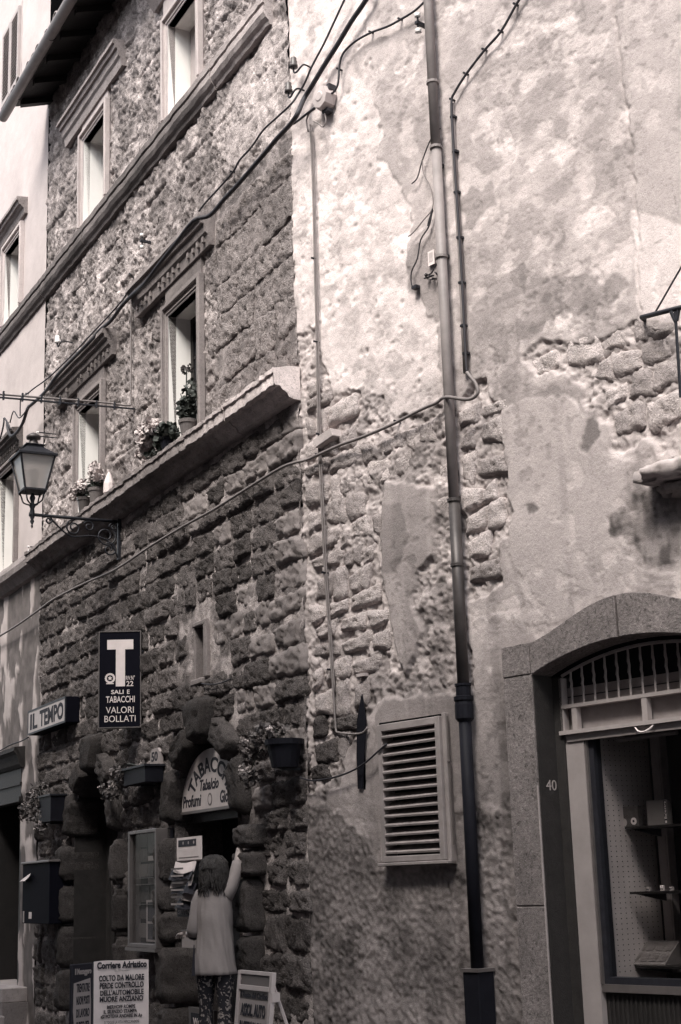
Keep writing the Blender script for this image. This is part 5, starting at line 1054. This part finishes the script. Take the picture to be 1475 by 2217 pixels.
st_t('BIERHOFF ROMPE', 232, 293, 2175, 2183); st_t('IL SILENZIO STAMPA', 225, 297, 2185, 2193); st_t('«SI POTEVA ANDARE IN A»', 218, 308, 2195, 2203); st_t('SI TOGLIE LA VITA IMPICCANDOSI', 226, 301, 2209, 2215, bold=0)
# second bill on a wing board turned towards the street at the left
_h = wld(FS, xl+.004, .0, 0); _e = wd(156, 2150, 12.33); _d = _e-_h; _d[2] = 0; _L = float(np.linalg.norm(_d)); _d /= _L
FW2 = frame(_h, tuple(np.cross(Z3, _d)[:2]))
def wing(o):
    o.parent = st; o.matrix_parent_inverse = Matrix.Identity(4); o.matrix_local = mat4(FS, ORG[st.name]).inverted() @ mat4(FW2); return o
wg = wing(B().box(0, _L, -.03, 0, zb_-.06, zt_-.006).build('wing_board', 'ink', None, bevel=.006))
wing(B().prism([(.03, zb_-.02), (_L-.02, zb_-.04), (_L-.012, zb_+.12), (_L-.03, zb_+.16), (_L-.012, zb_+.3), (_L-.02, zt_-.15), (.04, zt_-.12), (.03, zt_-.3)], .001, .004).build('wing_bill', 'paper_grey', None))
def side_text(s_, z0, z1, m='ink', y0=.05, y1=.05): wing(text(s_, _L-y0, y1, z0, z1, .004, 'lettering', m, None, bold=.03))
side_text('Il Messaggero', zt_-.10, zt_-.04, 'paper_grey', .03, .03)
for k, s_ in enumerate(('TRENTATRE', 'NUOVI POSTI', 'DI LAVORO', 'SUBITO PER', 'E VIA')): side_text(s_, zt_-.22-k*.095, zt_-.155-k*.095, 'ink', .05 if k < 4 else _L*.5)
for a_, b_2 in ((xl-.03, -.03), (xr_+.03, -.03), (xl-.03, -dp_+.03), (xr_+.03, -dp_+.03)): B().box(a_-.012, a_+.012, b_2-.012, b_2+.012, 0, zb_-.02).build('leg', 'iron', st)
# A-frame
FA = FL; n_ = .50
a, zt_ = at(521, 2100, FL, n_); b_, _ = at(590, 2098, FL, n_); 
af = thing('a_frame_board', FL, ((a+b_)/2, n_-.15, 0), 'narrow pale metal A-frame board with a newspaper bill by the rubble wall', 'A-frame board')
bt = a-b_; tl = .10
def ap(x, z, d=0.): return (x, n_+(zt_-z)*tl+d, z)
def strip(x0, x1, z0, z1, d0, d1): return B().add([ap(x0, z0, d0), ap(x1, z0, d0), ap(x1, z1, d0), ap(x0, z1, d0), ap(x0, z0, d1), ap(x1, z0, d1), ap(x1, z1, d1), ap(x0, z1, d1)], [(0, 1, 2, 3), (7, 6, 5, 4), (0, 4, 5, 1), (1, 5, 6, 2), (2, 6, 7, 3), (3, 7, 4, 0)])
strip(a-.02, a+.02, .02, zt_, -.02, .01).build('leg', 'white_metal', af); strip(b_-.02, b_+.02, .02, zt_, -.02, .01).build('leg', 'white_metal', af)
strip(b_+.02, a-.02, zt_-.022, zt_, -.02, .008).build('top_bar', 'white_metal', af); strip(b_+.02, a-.02, zt_-.125, zt_-.095, -.02, .014).build('cross_bar', 'white_metal', af)
strip(b_+.02, a-.02, .2, zt_-.126, -.008, .0).build('bill', 'paper_grey', af); strip(b_+.02, a-.02, zt_-.095, zt_-.024, -.008, 0).build('header_card', 'ink_grey', af); strip(b_+.03, a-.03, zt_-.185, zt_-.130, 0., .002).build('header_strip', 'metal_frame', af)
def af_t(s_, z0, z1, x0, x1, m='ink'):
    o = text(s_, a-bt*x0, a-bt*x1, z0, z1, 0, 'lettering', m, af, bold=.035); oy = ORG[af.name][1]
    for v in o.data.vertices: v.co.y = v.co.y+oy+n_+(zt_-v.co.z)*tl+.004-oy
af_t('Il Resto del Carlino', zt_-.178, zt_-.140, .08, .92); 
for k, s_ in enumerate(('ASSOL. AUTO', "IN CITTA' DI GIOIA", 'DOPO PER 7', 'MESI')): af_t(s_, zt_-.30-k*.115, zt_-.215-k*.115, .12, .88 if k < 3 else .6)
B().tube([(b_+.02, n_+.0, zt_-.05), (b_-.05, n_-.28, .02)], .014, 6).build('rear_leg', 'white_metal', af); B().tube([(a-.02, n_+.0, zt_-.05), (a-.06, n_-.28, .02)], .014, 6).build('rear_leg', 'white_metal', af)
B().box(b_-.03, b_+.03, n_-.04, n_+.02, zt_-.19, zt_-.13).build('hinge', 'white_metal', af)

# ================================================================== PERSON
pb0 = wp(463, 2312, FL, .33); hx_, hz_ = at(465, 1852, FL, .33)
base = wld(FL, at(466, 2060, FL, .33)[0], .33, .12); HT = (at(465, 1853, FL, .33)[1]-.12)/1.655
FP = frame(base, (.30, .95))       # y = the way she faces, x = her right... (frame x is to the left seen from in front)
person = thing('person', FP, (0, 0, 0), 'person with dark hair and loose pale shirt, back turned, one arm raised in the doorway', 'person')
def skin(name, pts, edges, rad, m, parent, sub=2):
    me = bpy.data.meshes.new(name); me.from_pydata([tuple(c*HT for c in p) for p in pts], edges, []); o = bpy.data.objects.new('tmp_skin', me); COL.objects.link(o)
    o.modifiers.new('skin', 'SKIN'); 
    for v, r in zip(me.skin_vertices[0].data, rad): v.radius = (r*HT, r*HT) if not hasattr(r, '__len__') else (r[0]*HT, r[1]*HT)
    me.skin_vertices[0].data[0].use_root = True
    s_ = o.modifiers.new('sub', 'SUBSURF'); s_.levels = sub; s_.render_levels = sub
    dg = bpy.context.evaluated_depsgraph_get(); dg.update(); m2 = bpy.data.meshes.new_from_object(o.evaluated_get(dg)); COL.objects.unlink(o); bpy.data.objects.remove(o)
    m2.name = name; m2.materials.clear(); m2.materials.append(M[m]); m2.shade_smooth(); r = bpy.data.objects.new(name, m2); COL.objects.link(r); r.parent = parent; ORG[r.name] = (0, 0, 0); return r
# frame x = cross(y, z): her right-hand side is +x when she faces +y
SL = -1    # her left is -x; the photo shows the left arm
P_ = [(0, 0, .90), (0, 0, 1.05), (0, 0, 1.20), (0, -.005, 1.34), (0, 0, 1.43), (0, .015, 1.50), (0, .02, 1.57), (0, .015, 1.62),
      (-.12, 0, 1.345), (-.165, -.01, 1.09), (-.24, .10, 1.05), (-.32, .19, 1.05),
      (.125, 0, 1.345), (.165, .07, 1.53), (.160, .15, 1.69), (.158, .17, 1.73),
      (-.08, 0, .84), (-.085, .01, .47), (-.085, -.02, .09), (-.09, .10, .035), (.08, 0, .84), (.09, -.03, .47), (.10, -.10, .09), (.105, .02, .035), (0, .10, 1.525), (0, .118, 1.50)]
E_ = [(0, 1), (1, 2), (2, 3), (3, 4), (4, 5), (5, 6), (6, 7), (3, 8), (8, 9), (9, 10), (10, 11), (3, 12), (12, 13), (13, 14), (14, 15), (0, 16), (16, 17), (17, 18), (18, 19), (0, 20), (20, 21), (21, 22), (22, 23), (5, 24)]
P_ = P_[:25]
R_a = [(.13, .09), (.10, .08), (.11, .085), (.085, .07), .05, (.07, .075), (.08, .09), (.055, .065), .035, .038, .033, .026, .035, .036, .033, .026, (.070, .070), .048, .04, .035, (.070, .070), .048, .04, .035, .018]
body = skin('body', P_, E_, R_a, 'skin', person)
# hands: palm and five fingers
def hand(cx_, cy_, cz_, d, side, parent):
    d = np.array(d)/np.linalg.norm(d); u = np.cross(d, [0, 0, 1.]); u /= np.linalg.norm(u); pts = [np.array((cx_, cy_, cz_)), np.array((cx_, cy_, cz_))+d*.055]; ed = [(0, 1)]; rd = [.024, (.034, .016)]
    for k, (o_, l_) in enumerate(((-.030, .062), (-.010, .072), (.010, .070), (.028, .056))):
        b0 = pts[1]+u*o_+d*.012; i = len(pts); pts += [b0, b0+d*l_*.5+np.array([0, 0, -.004]), b0+d*l_*.85+np.array([0, 0, -.022]), b0+d*l_*.95+np.array([0, 0, -.040])]; ed += [(1, i), (i, i+1), (i+1, i+2), (i+2, i+3)]; rd += [.0095, .0088, .008, .007]
    b0 = pts[0]+d*.02+u*side*.028; i = len(pts); pts += [b0, b0+d*.03+u*side*.018+np.array([0, 0, -.012]), b0+d*.055+u*side*.012+np.array([0, 0, -.026])]; ed += [(0, i), (i, i+1), (i+1, i+2)]; rd += [.012, .0105, .008]
    return skin('hand', [tuple(p) for p in pts], ed, rd, 'skin', parent, 2)
hand(-.33, .200, 1.05, (-.75, .60, .02), 1, person); hand(.158, .172, 1.735, (-.05, .45, .9), -1, person)
# coat: lofted shell
def ring(cx_, cy_, z, rx, ry, n=28, wob=0., ph=0.): return [((cx_+rx*math.copysign(abs(math.cos(t))**.85, math.cos(t))*(1+wob*math.sin(5*t+ph)))*HT, (cy_+ry*math.copysign(abs(math.sin(t))**.85, math.sin(t))*(1+wob*math.cos(4*t+ph)))*HT, z*HT) for t in (2*math.pi*k/n for k in range(n))]
def loft(rings, close0=False, close1=False):
    n = len(rings[0]); bb = B(); V = [p for r in rings for p in r]; Fc = [(k*n+i, k*n+(i+1) % n, (k+1)*n+(i+1) % n, (k+1)*n+i) for k in range(len(rings)-1) for i in range(n)]
    if close0: Fc.append(tuple(range(n-1, -1, -1)))
    if close1: Fc.append(tuple((len(rings)-1)*n+i for i in range(n)))
    return bb.add(V, Fc)
prof = [(1.445, .052, .055), (1.425, .070, .062), (1.40, .098, .075), (1.365, .124, .090), (1.30, .138, .105), (1.20, .138, .112), (1.08, .138, .118), (.96, .146, .124), (.84, .156, .132), (.75, .168, .140), (.745, .160, .133), (.80, .150, .125)]
zz_ = []
for k in range(len(prof)-1):
    for q in np.linspace(0, 1, 5)[:-1]: zz_.append([prof[k][i]*(1-q)+prof[k+1][i]*q for i in range(3)])
zz_.append(list(prof[-1])); rgs = []
for z, rx, ry in zz_:
    R0 = ring(0, .005-.012*max(0, 1.1-z), z, rx, ry, 72); out = []
    th = np.arange(72)/72*2*math.pi; lowf = min(1, max(0, (1.36-z)/.5))
    d_ = (fbm(np.cos(th)*1.6+5+z*.5, np.sin(th)*1.6+z*1.3, 2.6, 3, 201)-.5)*.20*(.35+lowf)+(fbm(np.cos(th)*3+z*3.5, np.sin(th)*3+z*5, 1.7, 2, 203)-.5)*.13
    for (x, y, z_), d in zip(R0, d_): out.append((x*(1+d), y*(1+d), z_))
    rgs.append(out)
ct = loft(rgs).build('coat', 'coat', person, smooth=True)
def sleeve(pts, rads):
    bb = B(); bb.tube([tuple(c*HT for c in p) for p in pts], [r*HT for r in rads], 14); return bb.build('sleeve', 'coat', ct, smooth=True)
sleeve([(-.07, .0, 1.385), (-.11, .0, 1.36), (-.142, -.003, 1.29), (-.158, -.010, 1.18), (-.172, -.006, 1.09), (-.180, .01, 1.055)], [.045, .056, .056, .055, .062, .060]); sleeve([(.06, .0, 1.36), (.11, .0, 1.355), (.135, .02, 1.42), (.155, .055, 1.50), (.165, .08, 1.56), (.165, .10, 1.60)], [.045, .064, .058, .052, .050, .046])
B().tube([tuple(c*HT for c in p) for p in ((-.17, -.0, 1.065), (-.205, .06, 1.045), (-.238, .10, 1.045))], [.045*HT, .042*HT, .038*HT], 10).build('cuff', 'ink', ct, smooth=True)
B().add([tuple(c*HT for c in p) for p in ((-.115, -.158, .98), (-.105, -.162, .98), (-.098, -.172, .745), (-.130, -.168, .745))], [(0, 1, 2, 3)]).build('vent_slit', 'ink', ct)
B().tube([tuple(c*HT for c in p) for p in ((-.06, -.02, 1.44), (-.03, -.055, 1.45), (.03, -.055, 1.45), (.06, -.02, 1.44))], .018*HT, 8).build('collar', 'coat', ct, smooth=True)
# hair
hr = []
for k in range(13):
    v = k/12; z = 1.660-.262*v; r = (.02, .066, .083, .092, .096, .096, .093, .092, .093, .090, .084, .070, .04)[k]; hr.append(ring(0, -.005-.022*math.sin(v*2.5), z, r, r*(1.03 if v < .5 else .80), 44, .015+.075*v, k*.5))
h_ = loft(hr, True, True).build('hair', 'hair', person, smooth=True)
bb = B(); rh = random.Random(4)
for k in range(210):
    a = rh.uniform(0, 2*math.pi); top = rh.uniform(.0, .9)
    if math.sin(a) > .5: continue
    pts = []; L0 = rh.uniform(.21, .30); ph = rh.uniform(0, 6); fr0 = rh.uniform(.8, 1.5); sp = rh.uniform(.9, 1.25)
    for j in range(10):
        q = j/9; zz = 1.662-.05*top*q-(L0)*q**1.25; rr = (.025+.082*min(1, (q*3.2)**.6))*(1+.22*max(0, q-.35)*sp)+.006*math.sin(q*13*fr0+ph)
        aa = a+.10*math.sin(q*10*fr0+ph)*q; pts.append((rr*math.cos(aa)*HT, (-.008+rr*.92*math.sin(aa))*HT, zz*HT))
    w0 = rh.uniform(.004, .0075); bb.tube(pts, [w0*HT*v for v in (.6, 1, 1.1, 1.1, 1.1, 1.1, 1, .9, .7, .25)], 4)
bb.build('hair_locks', 'hair', h_, smooth=True)
# trousers and shoes
for s_, (k0, k1, k2) in ((-1, (16, 17, 18)), (1, (20, 21, 22))):
    p0, p1, p2 = P_[k0], P_[k1], P_[k2]
    rings = []
    for t_ in np.linspace(0, 1, 9):
        q = (np.array(p0)*(1-t_*2)+np.array(p1)*t_*2) if t_ < .5 else (np.array(p1)*(2-t_*2)+np.array(p2)*(t_*2-1)); r = .064-.006*t_+.01*math.sin(t_*9); rings.append(ring(q[0], q[1], q[2]+.02, r, r*1.02, 20, .03, t_*4))
    loft(rings, True, True).build('trouser_leg', 'print_cloth', person, smooth=True)
    f = P_[k2+1]; B().add(*rb_) if False else None
    v, fc = rblock(.095, .24, .035, 900+s_, res=(4, 6), rnd=.03, amp=.001, back=.03); B().add([((f[0]+a)*HT, (f[1]-.04+c)*HT, (.035+b_)*HT) for a, b_, c in v], fc).build('shoe', 'shoe', person, smooth=True)
B().add(*[([tuple(c*HT for c in p) for p in ((-.09, -.06, .93), (.09, -.06, .93), (.09, .06, .93), (-.09, .06, .93), (-.11, -.07, .80), (.11, -.07, .80), (.11, .07, .80), (-.11, .07, .80))]), [(0, 3, 2, 1), (4, 5, 6, 7), (0, 1, 5, 4), (1, 2, 6, 5), (2, 3, 7, 6), (3, 0, 4, 7)]]).build('trouser_seat', 'print_cloth', person)
bpy.context.view_layer.update()
